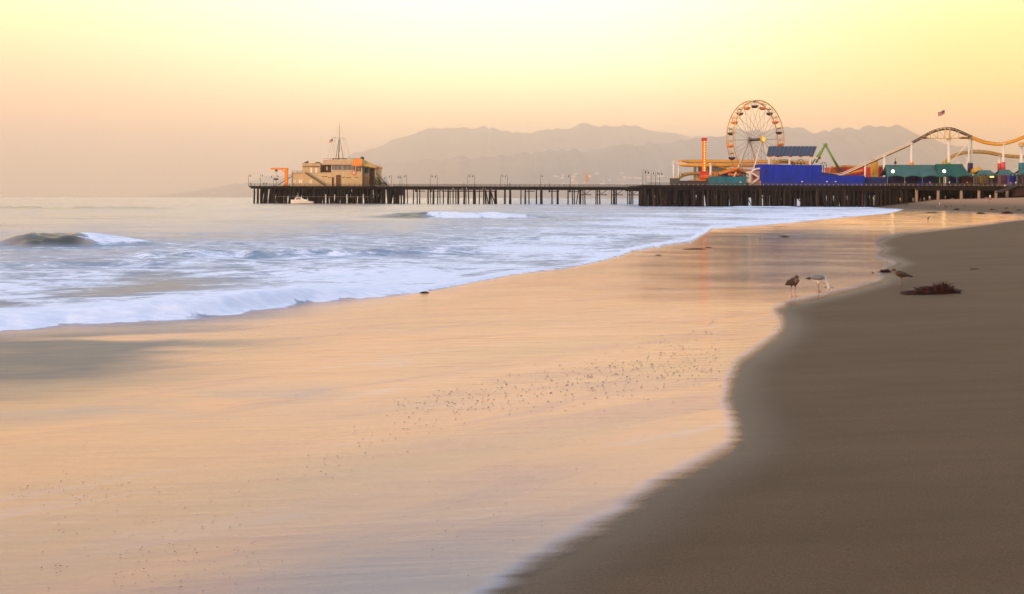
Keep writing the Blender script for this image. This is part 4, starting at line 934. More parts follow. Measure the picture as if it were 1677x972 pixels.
m = MB(); m.prism([(X_(1346,YBk), z1), (X_(1375,YBk), z1), (X_(1366,YBk), z1+.6), (X_(1346,YBk), z1+1.2)], YBk+.1, YBk+6.8); m.build('sloping_roof', blued, t)
slab_building('ride_enclosure', 1416.1, 1453, 289.5, YBk+3, 6, blued, 'low dark blue wall between two white coaster posts', 'building')
t, z1, zb = slab_building('fun_house', 1363, 1453, 273.5, 402, 10, pinkp, 'pink red building with a yellow roof edge behind the lift hill', 'building')
m = MB(); m.box(X_(1380,402), X_(1453,402)+.3, 401.5, 412, z1+.02, Z_(1400,270.4,402)); m.build('roof', yellow2, t)
m = MB(); m.box(X_(1417,402), X_(1452,402), 401.3, 401.9, Z_(1420,286,402), Z_(1420,275.5,402)); m.build('wall_panel', redp, t)
m = MB()
for px in range(1365, 1416, 4): m.box(X_(px,402)-.08, X_(px,402)+.1, 401.8, 402.02, Z_(px,286,402), Z_(px,275,402))
m.build('wall_rib', redp, t)
m = MB(); m.prism([(X_(1358,400), Z_(1358,286,400)), (X_(1372,400), Z_(1358,286,400)), (X_(1362,400), Z_(1362,271.5,400)), (X_(1359,400), Z_(1362,275,400))], 399, 401); m.build('gable', orange2, t)
m = MB(); m.tube([A(1380,286,399), A(1395,282.5,399), A(1412,279,399)], .5, 6); m.build('slide', orange, t)
t, z1, zb = slab_building('tower_block', 1430, 1438.2, 262, 392, 3, yellow2, 'narrow ochre tower block standing behind the low blue walls', 'tower')
m = MB(); m.box(X_(1429.4,392), X_(1438.9,392), 391.6, 395.4, z1+.01, z1+.4); m.build('roof', wood_b, t)
t, z1, zb = slab_building('ticket_hut', 1453.2, 1456, 272, 396, 3, blued, 'sliver of blue hut left of the large teal canopy', 'hut')
t, z1, zb = slab_building('container', 1164.5, 1223, 288.8, YBk+1, 6, tealp, 'teal container wall under the ferris wheel', 'container')
m = MB()
for px in np.arange(1166, 1223, 3.2): m.box(X_(px,YBk+1)-.06, X_(px,YBk+1)+.06, YBk+.9, YBk+1.02, zb, z1)
m.build('rib', tealp, t)
m = MB(); m.box(X_(1212,YBk), X_(1215,YBk), YBk+.8, YBk+.95, Z_(1212,298.6,YBk), Z_(1212,297,YBk)); m.build('notice', whitep, t)
slab_building('equipment_shed', 1112, 1164, 295.5, 372, 6, darkp, 'low dark shed and fence below the small yellow coaster loop', 'shed')
slab_building('screen_fence', 1097, 1112, 291.5, 365, .3, mat('fence_mesh', (.09,.085,.07), .9), 'dark mesh screen fence on the left edge of the rides', 'fence')
t, z1, zb = slab_building('food_stall', 1186, 1222, 281.5, 394, 6, blued, 'dark stall with orange trim behind the teal container', 'stall')
m = MB(); m.box(X_(1192,394), X_(1210,394), 393.2, 393.8, Z_(1200,287,394), Z_(1200,283.5,394)); m.build('counter', orange2, t)
slab_building('machine_house', 1140, 1190, 268.4, 412, 6, mat('olive_wall', (.16,.14,.10), .9), 'drab olive wall seen through the coaster left of the wheel', 'building', )
# ---- pink zigzag stair
YS_ = 368.
t = thing('stair_tower', (X_(1234,YS_), YS_, ZA), 'pale pink zigzag stair against the left side of the blue building', 'stair')
m = MB()
for a, b in (((1222,282),(1230,281)),((1230,281),(1238,276)),((1238,276),(1246,275.5)),((1230,282),(1243,290)),((1243,291),(1231,300)),): m.beam(A(a[0],a[1],YS_-.5), A(b[0],b[1],YS_-.5), .3, .55)
for px in (1226.5,1229,1245.5): m.box(X_(px,YS_)-.14, X_(px,YS_)+.14, YS_-.7, YS_-.4, ZA, Z_(px,281.5,YS_))
m.build('stringer', whitep, t)
m = MB(); m.box(X_(1229,YS_), X_(1246,YS_), YS_, YS_+.3, ZA, Z_(1240,279,YS_)); m.build('back_panel', mat('faded_pink', (.42,.22,.16), .8), t)
m = MB(); m.prism([(X_(1232,YS_), Z_(1232,284,YS_)), (X_(1241,YS_), Z_(1241,289.5,YS_)), (X_(1234,YS_), Z_(1234,294,YS_))], YS_-.3, YS_-.1); m.build('poster', mat('dark_red', (.16,.02,.02), .8), t)
# ---- solar canopy
YSo = 374.
t = thing('solar_canopy', (X_(1297,YSo), YSo+2, ZA), 'tilted row of dark solar panels on white posts beside the wheel', 'solar canopy')
bl, br, tl, tr = A(1255.3,254.2,YSo), A(1332,254.2,YSo), A(1259,239,YSo+5), A(1338.2,239,YSo+5)
for i in range(12):
    f0, f1 = i/12+.004, (i+1)/12-.004; n_ = Vector((0,.1,-.1))
    vs = [bl.lerp(br,f0), bl.lerp(br,f1), tl.lerp(tr,f1), tl.lerp(tr,f0)]
    m = MB(); m.add(vs+[v+n_ for v in vs], [(0,1,2,3),(7,6,5,4),(0,4,5,1),(1,5,6,2),(2,6,7,3),(3,7,4,0)]); m.build('panel', solar, t)
m = MB(); m.add([v+Vector((0,.12,-.13)) for v in (bl, br, tr, tl)]+[v+Vector((0,.2,-.22)) for v in (bl, br, tr, tl)], [(0,1,2,3),(7,6,5,4),(0,4,5,1),(1,5,6,2),(2,6,7,3),(3,7,4,0)]); m.build('panel_frame', greym, t)
m = MB(); m.box(X_(1256,YSo), X_(1344,YSo), YSo+1, YSo+1.6, Z_(1300,259.2,YSo), Z_(1300,257,YSo)); m.build('beam', whitep, t)
m = MB(); m.box(X_(1341,YSo), X_(1345,YSo), YSo+.8, YSo+1.8, Z_(1343,259.8,YSo), Z_(1343,256.4,YSo)); m.build('beam_end', brownd, t)
for px in (1260.5, 1294, 1328): m = MB(); m.box(X_(px,YSo)-.28, X_(px,YSo)+.28, YSo+1, YSo+1.6, ZA, Z_(px,259.2,YSo)-.003); m.build('column', whitep, t)
for px in (1262, 1279.5, 1296, 1313, 1330): 
    m = MB(); m.box(X_(px,YSo)-.6, X_(px,YSo)+.6, YSo+.9, YSo+1.5, Z_(px,256.8,YSo), Z_(px,255.0,YSo)); m.beam(A(px,256,YSo+1.2), A(px+1.5,247,YSo+3.2), .2); m.build('bracket', orange2, t)
for i, (px, c_) in enumerate(((1250.5,0),(1262,0),(1272,1),(1301,0),(1308,0),(1321,0))):       # gear glimpsed between roof and blue wall
    pass
# ---- swing ride A-frame
YG = 396.
t = thing('swing_ride', (X_(1352,YG), YG, ZA), 'green A-frame swing ride rising behind the solar panels', 'ride')
for px0, py0, dy in ((1336.5,266,0),(1375,279.5,0),(1330,268,5),(1380,284,5)):
    m = MB(); m.tube([A(1351.5,236,YG+dy*.2), A(px0,py0,YG+dy)], .42 if not dy else .25, 8); m.build('leg', greenp, t, True)
m = MB(); m.tube([A(1351.5,234.5,YG), A(1352,239,YG)], .75, 8); m.build('pivot', greenp, t)
for i, (cx_, r_) in enumerate(((1311.5, 5.2),(1348.5, 5.0))):
    YR_ = 381; m = MB(); c = A(cx_, 266.5 if i == 0 else 271, YR_)
    q_ = thing('ring_ride', (c.x, c.y, ZA), ['thin dark ride hoop showing under the middle of the solar roof','thin dark ride hoop just right of the tall blue building'][i], 'ride', None)
    rr_ = r_/F*YR_*1.1; m.tube([(c.x+rr_*math.cos(a), c.y+.15*rr_*math.sin(a), c.z+rr_*math.sin(a)) for a in np.linspace(0, 2*math.pi, 25)], .1, 5, False); m.build('hoop', darkp, q_)
    m = MB()
    for a in (0, math.pi/3, 2*math.pi/3): m.tube([(c.x-rr_*math.cos(a), c.y, c.z-rr_*math.sin(a)), (c.x+rr_*math.cos(a), c.y, c.z+rr_*math.sin(a))], .05, 4)
    m.tube([(c.x, c.y, ZA), (c.x, c.y, c.z)], .15, 5); m.build('frame', darkp, q_)
track(rc, [A(1266,266.5,384),A(1276,262,384),A(1286,261,384),A(1296,264,384),A(1303,268,384)], yellow2, .35)
# ---- canopies on the right
def canopy(px0, px1, ytop, yeave, Y, depth, mt, label, scal=3, flat=.0, top0=None, top1=None, group='teal canopies on the right of the pier', name='canopy_tent'):
    x0, x1 = X_(px0,Y), X_(px1,Y); zt, ze = Z_((px0+px1)/2,ytop,Y), Z_((px0+px1)/2,yeave,Y)
    t = thing(name, ((x0+x1)/2, Y+depth/2, ZA), label, 'canopy', group)
    N = 48; Rr = 10; vs = []; fs = []
    ta = X_(top0 if top0 else px0+(px1-px0)*.25, Y); tb = X_(top1 if top1 else px1-(px1-px0)*.25, Y)
    for j in range(Rr+1):
        v = j/Rr
        for i in range(N+1):
            u = i/N; x = x0+(x1-x0)*u; xt = ta+(tb-ta)*u
            sc_ = abs(math.sin(u*scal*math.pi)); zz_ = ze + .75*(1-sc_)*(-.9)*(1-v) + (zt-ze)*(v**1.35)*(1-.22*(1-sc_)*(4*v*(1-v)))
            vs.append((x+(xt-x)*v, Y+depth*.5*v, zz_))
    for j in range(Rr):
        for i in range(N): a = j*(N+1)+i; fs.append((a, a+1, a+N+2, a+N+1))
    n = len(vs); vs += [(x, Y+depth-(y-Y), z-.01) for x, y, z in vs[:n]]; fs += [tuple(k+n for k in reversed(f)) for f in fs]
    m = MB(); m.add(vs, fs); m.build('roof', mt, t, True)
    m = MB()
    for i in range(N): 
        u0, u1 = i/N, (i+1)/N; a = vs[i]; b = vs[i+1]; m.add([a, b, (b[0], b[1]-.02, b[2]-.5), (a[0], a[1]-.02, a[2]-.5)], [(0,3,2,1)])
    m.build('valance', mt, t)
    for i in range(scal+1):
        x = x0+(x1-x0)*i/scal; x = min(max(x, x0+.25), x1-.25)
        for y in (Y+.15, Y+depth-.15): m = MB(); m.tube([(x, y, ZA), (x, y, ze-.55)], .08, 6); m.build('pole', greym, t)
    return t
canopy(1452.5, 1540, 268.8, 285.5, 368, 9, tealc, 'long teal canopy with scalloped eaves behind the left globe lamp', 3, top0=1457, top1=1539)
canopy(1538.5, 1596, 267.6, 285.8, 367, 9, tealg, 'dark green tented canopy beside the green coaster post', 2, top0=1540, top1=1585)
canopy(1598, 1638, 278, 284, 370, 6, tealc, 'small low teal canopy left of the red coaster post', 2)
canopy(1634, 1668, 277, 283.5, 371, 6, tealc, 'small low teal canopy right of the red coaster post', 2)
canopy(1664, 1712, 276.5, 283, 370, 6, tealc, 'small low teal canopy cut by the right edge of the photo', 2)
def stall(px0, px1, py, Y, mt, label): return slab_building('stall', px0, px1, py, Y, 2, mt, label, 'stall')
stall(1453.5, 1480, 287, 375, blued, 'dark blue stall front under the left end of the long canopy')
stall(1480.2, 1500, 286, 375.5, blued, 'dark blue games stall directly behind the orange post')
stall(1502, 1528, 286.5, 375, bluep, 'brighter blue stall under the middle of the long canopy')
stall(1528.2, 1545, 287, 375.5, mat('stall_green', (.02,.09,.05), .8), 'dark green stall under the second globe lamp')
stall(1556, 1574, 287, 375, blued, 'dark blue stall right of the green coaster post')
stall(1574.2, 1595, 287, 374.5, mat('stall_maroon', (.10,.025,.015), .8), 'dark maroon stall under the right end of the green canopy')
stall(1598, 1616, 285, 380, mat('stall_ochre', (.22,.13,.03), .8), 'ochre fronted stall under the first small canopy')
stall(1616.2, 1632, 286, 380.5, darkp, 'dark stall with a glowing yellow sign')
t = stall(1632.2, 1648, 286, 380, mat('stall_plum', (.18,.05,.08), .8), 'plum coloured stall by the red coaster post')
stall(1648.2, 1664, 286.5, 380.5, bluep, 'blue stall with a light under the small canopies')
stall(1664.2, 1705, 286, 380, darkp, 'dark stall at the right edge of the pier')
m = MB(); m.box(X_(1621,379.5), X_(1627,379.5), 379.2, 379.5, Z_(1624,290.2,379.5), Z_(1624,288,379.5)); tag(m.build('lit_sign', mat('lit_sign_yellow', (.9,.6,.1), .5, emit=(1.,.65,.12), es=2.2), None), 'small glowing yellow sign under the small teal canopies', 'sign')
m = MB(); c = A(1600, 278, 384); m.lathe((c.x, c.y, c.z-1.3), [(2.2,0),(2.4,.8),(1.7,1.9),(.4,2.5)], 14); m.tube([(c.x, c.y, ZA), (c.x, c.y, c.z-1.3)], .5, 8); tag(m.build('dome_booth', yellow2, None, True), 'round ochre domed booth between the green and small teal canopies', 'booth')
# ---- lit globe lamps
for i, px in enumerate((1462.2, 1546.3)):
    Y = 363.; t = thing('globe_lamp', (X_(px,Y), Y, ZA), ['lit round globe lamp at the left end of the long teal canopy','lit round globe lamp beside the green coaster post'][i], 'lamp', 'lit globe lamps')
    g = A(px, 280.2 if i == 0 else 280, Y); m = MB(); m.tube([(g.x, Y, ZA), (g.x, Y, g.z-.4)], [.1, .07], 8); m.build('pole', lampm, t)
    m = MB(); r_ = .52; m.ell((g.x, Y, g.z), r_, r_, r_, 12, 9); m.build('globe', lit, t, True)
c = A(1466.3, 266, 372)
t = thing('lantern_pole', (c.x, 372, ZA), 'dark spiked lantern on a thin pole above the long teal canopy', 'lamp')
m = MB(); m.lathe((c.x, 372, c.z-.5), [(.1,0),(.55,.25),(.5,.7),(.12,1.1),(.05,2.2)], 8); m.build('lantern', darkp, t)
m = MB(); m.tube([(c.x, 372, ZA), (c.x, 372, c.z-.4)], .06, 5); m.build('pole', lampm, t)
# ---- flagpole on the coaster top
fx = A(1547.3, 178.5, 386); t = thing('flagpole', (fx.x, 386, ZA), 'thin flagpole with a small striped flag above the coaster arch', 'flagpole')
m = MB(); m.tube([(fx.x, 386, ZA), (fx.x, 386, fx.z)], [.09, .045], 6); m.build('pole', whitep, t)
flag('flag', fx.x-.05, 386, fx.z-.3, 2.7, 1.6, .9, mat('flag_red', (.35,.06,.05), .9), mat('flag_white', (.55,.42,.38), .9), t)
# ---- benches / bins as clutter along the rail
random.seed(8)
for i, px in enumerate((1458, 1473, 1487, 1512, 1531, 1541, 1566, 1578, 1606, 1614, 1659)):
    Y = 361.8; X = X_(px, Y)
    t = thing('bench', (X, Y, ZA), 'small timber bench at the rail, %s bench from the left' % ordn(i), 'bench', 'benches along the right rail')
    m = MB(); m.box(X-.8, X+.8, Y-.25, Y+.25, ZA+.42, ZA+.5); m.build('seat', wood_b, t)
    m = MB(); m.box(X-.8, X+.8, Y-.3, Y-.24, ZA+.51, ZA+.95); m.build('backrest', wood_b, t)
    for s_ in (-1, 1): m = MB(); m.box(X+s_*.7-.06, X+s_*.7+.06, Y-.22, Y+.22, ZA, ZA+.418); m.build('leg', darkp, t)
# ================================================================== figures
def fuse(parts, voxel):
    m = MB(); 
    for fn in parts: fn(m)
    me = bpy.data.meshes.new('tmp'); me.from_pydata(m.v, [], m.f); o = bpy.data.objects.new('tmp', me); C.objects.link(o)
    r = o.modifiers.new('r', 'REMESH'); r.mode = 'VOXEL'; r.voxel_size = voxel; r.use_smooth_shade = True
    s_ = o.modifiers.new('s', 'SMOOTH'); s_.iterations = 2; s_.factor = .4
    bpy.context.view_layer.update()
    ev = o.evaluated_get(bpy.context.evaluated_depsgraph_get()); me2 = bpy.data.meshes.new_from_object(ev)
    bpy.data.objects.remove(o); return me2
def person_mesh(walk=.0, bend=0., arms='down', vox=.035):
    H = lambda x, z: (x, 0, z)
    def P(m):
        hip = Vector((0,0,.93)); ch = Vector((0,-bend*.35,1.38)); nk = Vector((0,-bend*.5,1.50)); hd = Vector((0,-bend*.62-.01,1.64))
        m.tube([hip-Vector((0,0,.08)), hip+Vector((0,0,.1)), (hip+ch)/2, ch-Vector((0,0,.04)), ch+Vector((0,0,.08)), nk], [.14,.15,.135,.165,.12,.055], 12)
        m.tube([nk-Vector((0,0,.05)), hd-Vector((0,0,.05))], .055, 8); m.ell(hd, .078, .095, .115, 12, 9); m.ell(hd+Vector((0,-.1,-.01)), .018, .025, .03, 6, 5)
        for s_ in (-1, 1):
            m.ell(hd+Vector((s_*.08,0,-.005)), .015,.02,.03, 6, 5)
            st = walk*s_
            k = Vector((s_*.1, -st*.6-abs(st)*.1, .5)); f = Vector((s_*.1, -st*1.05 + (.12*walk if s_ < 0 else 0), .08))
            m.tube([Vector((s_*.09,0,.95)), k, f], [.098,.065,.042], 10); m.tube([f+Vector((0,.05,-.03)), f+Vector((0,-.06,-.045)), f+Vector((0,-.17,-.055))], [.042,.042,.028], 8)
            sh = ch+Vector((s_*.19,0,.06))
            if arms == 'up': e = sh+Vector((s_*.08,-.16,-.2)); h = e+Vector((-s_*.1,-.12,.2))
            elif arms == 'fold': e = sh+Vector((s_*.09,.02,-.27)); h = e+Vector((-s_*.14,-.2,.02))
            else: e = sh+Vector((s_*.07,st*.35,-.28)); h = e+Vector((s_*.02,st*.3-.05,-.25))
            m.tube([sh-Vector((s_*.05,0,-.0)), sh, e, h], [.06,.058,.043,.03], 8)
            for q_ in range(4): m.tube([h, h+Vector(((q_-1.5)*.018,-.015,-.085+.01*abs(q_-1.5)))], [.014,.009], 5)
            m.tube([h, h+Vector((-s_*.035,-.03,-.04))], [.013,.009], 5)
    return fuse([P], vox)
base_walk = person_mesh(.28, .05, 'down', .02); base_stand = person_mesh(.05, .25, 'fold', .035); base_lean = person_mesh(.04, .12, 'down', .035)
def person(src, loc, rz, label, shirt, pants, sc=1.0, hair=None, shortsleeve=True, group=None):
    me = src.copy(); me.name = 'person'; me.materials.clear()
    for mt in (clothes[shirt], clothes[pants], skin, mat('hair_dark', (.03,.02,.015), .8), clothes[0]): me.materials.append(mt)
    co = np.empty(len(me.vertices)*3); me.vertices.foreach_get('co', co); co = co.reshape(-1, 3)
    idx = []
    for p in me.polygons:
        c = co[list(p.vertices)].mean(0); z = c[2]; k = 2
        if z > 1.66 or (z > 1.58 and c[1] > .0 - 0): k = 3
        elif z > 1.5: k = 2
        elif z > .97: k = 0 if not (abs(c[0]) > .22 and z < 1.22) else 2
        elif abs(c[0]) > .22: k = 2
        elif z > .45: k = 1
        elif z > .09: k = 2 if pants == 2 else 1
        else: k = 4
        idx.append(k)
    me.polygons.foreach_set('material_index', idx); me.polygons.foreach_set('use_smooth', [True]*len(me.polygons))
    o = bpy.data.objects.new('person', me); C.objects.link(o); o.location = loc; o.rotation_euler = (0,0,rz); o.scale = (sc,)*3
    return tag(o, label, 'person', group)
g = ground_hit(1621.3, 331.2); sc_ = 14.2/ppm(g.y)/1.76
person(base_walk, g, .3, 'jogger in a white top and red shorts running on the brown sand below the pier', 1, 2, min(max(sc_, .85), 1.25))
g = ground_hit(1538, 315.8+8)
ppl = [(411, ZN, YN+1.2, 'dark dressed person leaning at the far left corner of the pier', 0, 0), (431, ZN, YN+2, 'left one of three dark figures by the rail left of the crane', 0, 0), (434, ZN, YN+2.2, 'middle one of three dark figures by the rail left of the crane', 3, 0),
       (436.5, ZN, YN+2, 'right one of three dark figures by the rail left of the crane', 0, 0), (759.5, ZN, YN+1.4, 'person in pale clothes standing above the landing stage steps', 4, 4), (835, ZN+.15, YN+1.3, 'person in black leaning forward on the railing right of centre', 0, 0),
       (900, ZN, YN+2, 'person in red strolling on the narrow pier', 2, 0)]
for px, z, Y, lb, a, b in ppl: person(base_lean if px != 835 else base_stand, (X_(px, Y), Y, z), random.uniform(-1, 1), lb, a, b)
for k, (px, a, b) in enumerate(((729,3,0),(742,1,0),(757,4,3),(764,1,3),(791,4,0),(795,4,4),(805,2,0))):
    person(base_lean, (X_(px, YN-1.8), YN-1.8, za), random.uniform(-2, 2), 'small figure on the lowered landing stage, %s of seven from the left' % ordn(k), a, b, 1, group='people on the landing stage')
for k, (px, a, b, lb) in enumerate(((1482.2,4,0,'person in a tan top standing left of the orange post'),(1523,4,4,'person in tan clothes at the rail under the long canopy'),(1555,1,0,'person in a white shirt by the green coaster post'),
        (1584,4,0,'person in tan leaning at the rail under the green canopy'),(1663.5,1,4,'person in white at the head of the right end stair'))):
    person(base_lean, (X_(px, 361.2), 361.2, ZA), random.uniform(-1, 1), lb, a, b)
ra, rb = Vector((X_(1662, 357), 357, ZA)), Vector((X_(1640, 350), 352, 5.4))
for k, (f, a, b, lb) in enumerate(((.25,4,3,'person in tan coming down the right end stair, upper of two'),(.62,1,0,'person in white halfway down the right end stair, lower of two'))):
    p = ra.lerp(rb, f)+Vector((0,0,.3)); person(base_walk, p, -1.2, lb, a, b)
g = ground_hit(1603, 322)
# ---------------- gulls
def gull_mesh(pose):
    def P(m):
        if pose == 'side':
            m.tube([(-.235,0,.265),(-.18,0,.285),(-.10,0,.30),(0,0,.315),(.09,0,.335),(.15,0,.37),(.175,0,.41)], [.012,.040,.074,.092,.082,.052,.036], 14)
            m.ell((.185,0,.432), .048, .036, .038, 12, 9); m.tube([(.215,0,.428),(.262,0,.418),(.275,0,.408)], [.015,.011,.005], 8)
            for s_ in (-1,1): m.tube([(.08,s_*.066,.34),(-.02,s_*.088,.335),(-.14,s_*.05,.30),(-.27,s_*.012,.262),(-.335,s_*.006,.25)], [.038,.052,.04,.022,.006], 10)
            m.tube([(-.2,0,.275),(-.30,0,.252)], [.03,.018], 8)
            hipz, nx = .25, .0
        elif pose == 'front':
            m.tube([(-.20,0,.25),(-.12,0,.275),(-.05,0,.30),(.02,0,.325),(.08,0,.36),(.10,0,.40)], [.012,.05,.08,.094,.07,.042], 14)
            m.ell((.105,0,.43), .046, .038, .040, 12, 9); m.tube([(.14,0,.424),(.185,0,.408)], [.014,.006], 8)
            for s_ in (-1,1): m.tube([(.05,s_*.07,.34),(-.04,s_*.088,.31),(-.16,s_*.04,.26),(-.27,s_*.01,.22)], [.04,.05,.036,.01], 10)
            hipz, nx = .24, .0
        else:   # feeding, head down
            m.tube([(-.22,0,.30),(-.16,0,.305),(-.07,0,.31),(.03,0,.30),(.12,0,.265),(.18,0,.20),(.205,0,.14)], [.012,.042,.078,.09,.072,.042,.034], 14)
            m.ell((.215,0,.105), .036, .034, .046, 12, 9); m.tube([(.222,0,.07),(.232,0,.022)], [.014,.006], 8)
            for s_ in (-1,1): m.tube([(.09,s_*.066,.29),(-.01,s_*.088,.33),(-.13,s_*.05,.325),(-.27,s_*.012,.315),(-.33,s_*.006,.312)], [.036,.052,.04,.02,.006], 10)
            hipz, nx = .25, -.01
        for s_ in (-1, 1):
            fx = nx + s_*.02; y = s_*.038
            m.tube([(fx,y*.9,hipz+.03),(fx-.012,y,hipz-.06)], [.026,.012], 8); m.tube([(fx-.012,y,hipz-.05),(fx-.02,y,.125),(fx,y,.012)], [.010,.0078,.0085], 8)
            for a in (-.5,0,.5): m.tube([(fx,y,.010),(fx+.06*math.cos(a),y+.06*math.sin(a),.006)], [.0085,.006], 6)
            m.add([(fx,y,.012),(fx+.052,y-.028,.009),(fx+.056,y,.009),(fx+.052,y+.028,.009),(fx,y,.002),(fx+.052,y-.028,.001),(fx+.056,y,.001),(fx+.052,y+.028,.001)], [(0,1,2),(0,2,3),(6,5,4),(7,6,4),(0,4,5,1),(1,5,6,2),(2,6,7,3),(3,7,4,0)])
    return fuse([P], .0065)
def gull_mats(kind):
    if kind == 'brown':
        def fm(nm, c1, c2, sc):
            return mat(nm, c1, .85, var=.55, scale=sc, stretch=(1,1.2,1.2))
        return [fm('feather_brown', (.075,.045,.028), None, 30), fm('feather_back', (.055,.037,.026), None, 34), mat('feather_tail', (.03,.022,.02), .8), mat('leg_pinkish', (.28,.17,.12), .6), mat('beak_dark', (.04,.03,.025), .5), mat('feather_pale', (.15,.10,.065), .85, var=.3, scale=40)]
    return [mat('feather_white', (.72,.66,.60), .85, var=.06), mat('feather_grey', (.16,.15,.15), .85, var=.12, scale=20), mat('feather_tail', (.03,.022,.02), .8), mat('leg_yellow', (.40,.24,.12), .6), mat('beak_yellow', (.6,.35,.06), .5), mat('feather_white', (.72,.66,.60), .85)]
def gull(pose, kind, loc, rz, sc, label):
    me = gull_mesh(pose); me.name = 'gull'; me.materials.clear()
    for x in gull_mats(kind): me.materials.append(x)
    co = np.empty(len(me.vertices)*3); me.vertices.foreach_get('co', co); co = co.reshape(-1,3); idx = []
    for p in me.polygons:
        x, y, z = co[list(p.vertices)].mean(0); k = 0
        if z < .205 and not (pose == 'feed' and x > .13): k = 3
        elif x < (-.225 if kind == 'white' else -.20): k = 2
        elif pose == 'side' and x > .232: k = 4
        elif pose == 'front' and x > .15: k = 4
        elif pose == 'feed' and z < .062: k = 4
        elif pose == 'feed': k = 1 if (z > .30 and x < .11) or (z > .285 and x < .02 and abs(y) > .06) else 0
        elif z > (.345 if pose == 'side' else .33) and x < .09: k = 1
        elif abs(y) > .06 and z > .29: k = 1
        elif kind == 'brown' and x > .11 and z < .40: k = 5
        idx.append(k)
    me.polygons.foreach_set('material_index', idx); me.polygons.foreach_set('use_smooth', [True]*len(me.polygons))
    o = bpy.data.objects.new('gull', me); C.objects.link(o); o.location = loc; o.rotation_euler = (0,0,rz); o.scale = (sc,)*3
    # eyes
    e = {'side': (.203,.031,.44), 'front': (.125,.034,.44), 'feed': (.222,.03,.09)}[pose]
    ORG[o.name] = Vector((0,0,0))
    m = MB()
    for s_ in (-1, 1): m.ell((e[0], s_*e[1], e[2]), .0065, .004, .0065, 8, 5)
    m.build('eye', darkp, o, True)
    return tag(o, label, 'gull', 'gulls at the water edge')
def place_gull(px, py, hpx, pose, kind, rz, label):
    g = ground_hit(px, py); H = {'side': .47, 'front': .47, 'feed': .40}[pose]
    s_ = hpx/ppm(g.y)/H; o = gull(pose, kind, g, rz, s_, label); return o
place_gull(1475.5, 466.8, 27, 'side', 'brown', math.pi-.25, 'brown mottled gull standing on dry sand beside the small kelp clump')
place_gull(1299.5, 485.5, 36, 'front', 'brown', -1.2, 'dark brown gull wading at the left of the three gulls')
place_gull(1342, 478.5, 28.5, 'feed', 'white', .05+0.0, 'white and grey gull bending down to feed in the shallow water')
g = ground_hit(1357, 470.5)                 # scrap the gull pecks at
m = MB(); random.seed(2)
for i in range(7): m.ell((g.x+random.uniform(-.14,.14), g.y+random.uniform(-.05,.05), g.z+.02), random.uniform(.02,.05), .03, random.uniform(.015,.035), 8, 5)
tag(m.build('fish_scrap', mat('wet_grey_scrap', (.30,.27,.26), .4, var=.6, scale=25), None, True), 'grey white scrap lying in front of the feeding gull', 'scrap')
# shore birds, far
sb_m = mat('shorebird_brown', (.10,.075,.06), .85, var=.3); sb_w = mat('shorebird_white', (.65,.6,.55), .85)
def shorebird(px, py, hpx, label, mt=sb_m, rz=0.):
    g = ground_hit(px, py); s_ = hpx/ppm(g.y)/.32
    t = MB(); 
    t.tube([(-.12,0,.17),(-.05,0,.19),(.03,0,.2),(.08,0,.235),(.10,0,.27)], [.01,.045,.055,.032,.02], 8); t.ell((.11,0,.285), .03,.024,.026, 8, 6); t.tube([(.13,0,.283),(.19,0,.272)], [.008,.004], 5)
    for q_ in (-1, 1): t.tube([(.0,q_*.02,.17),(-.01,q_*.02,.08),(.0,q_*.02,0)], [.012,.007,.007], 5); t.tube([(0,q_*.02,.005),(.035,q_*.02,.004)], .006, 4)
    me = bpy.data.meshes.new('shorebird'); me.from_pydata(t.v, [], t.f); me.materials.append(mt)
    o = bpy.data.objects.new('shorebird', me); C.objects.link(o); o.location = g; o.rotation_euler = (0,0,rz); o.scale = (s_,)*3
    tag(o, label, 'shore bird', 'small birds on the far sand')
shorebird(1520, 361.6, 7.5, 'small dark bird standing alone in the shallow far wash', rz=.5)
for k, (px, py, h, mt_) in enumerate(sorted(((1524.5,341,5,sb_m),(1531.5,341,4.5,sb_m),(1538.5,335.8,4.5,sb_w),(1548,340.5,5,sb_m),(1550.2,341.5,4,sb_m),(1557.5,340,4.5,sb_m),(1579.2,338.8,4.5,sb_m),(1627.5,345.5,5,sb_m),(1631,346,5,sb_m),(1662.3,341,4.5,sb_m),(1518,339.5,3.5,sb_m)), key=lambda q_: q_[0])):
    shorebird(px, py, h, 'tiny %s bird on the far sand, %s of eleven birds from the left' % ('white' if mt_ is sb_w else 'dark', ordn(k)), mt_, random.uniform(0, 6))
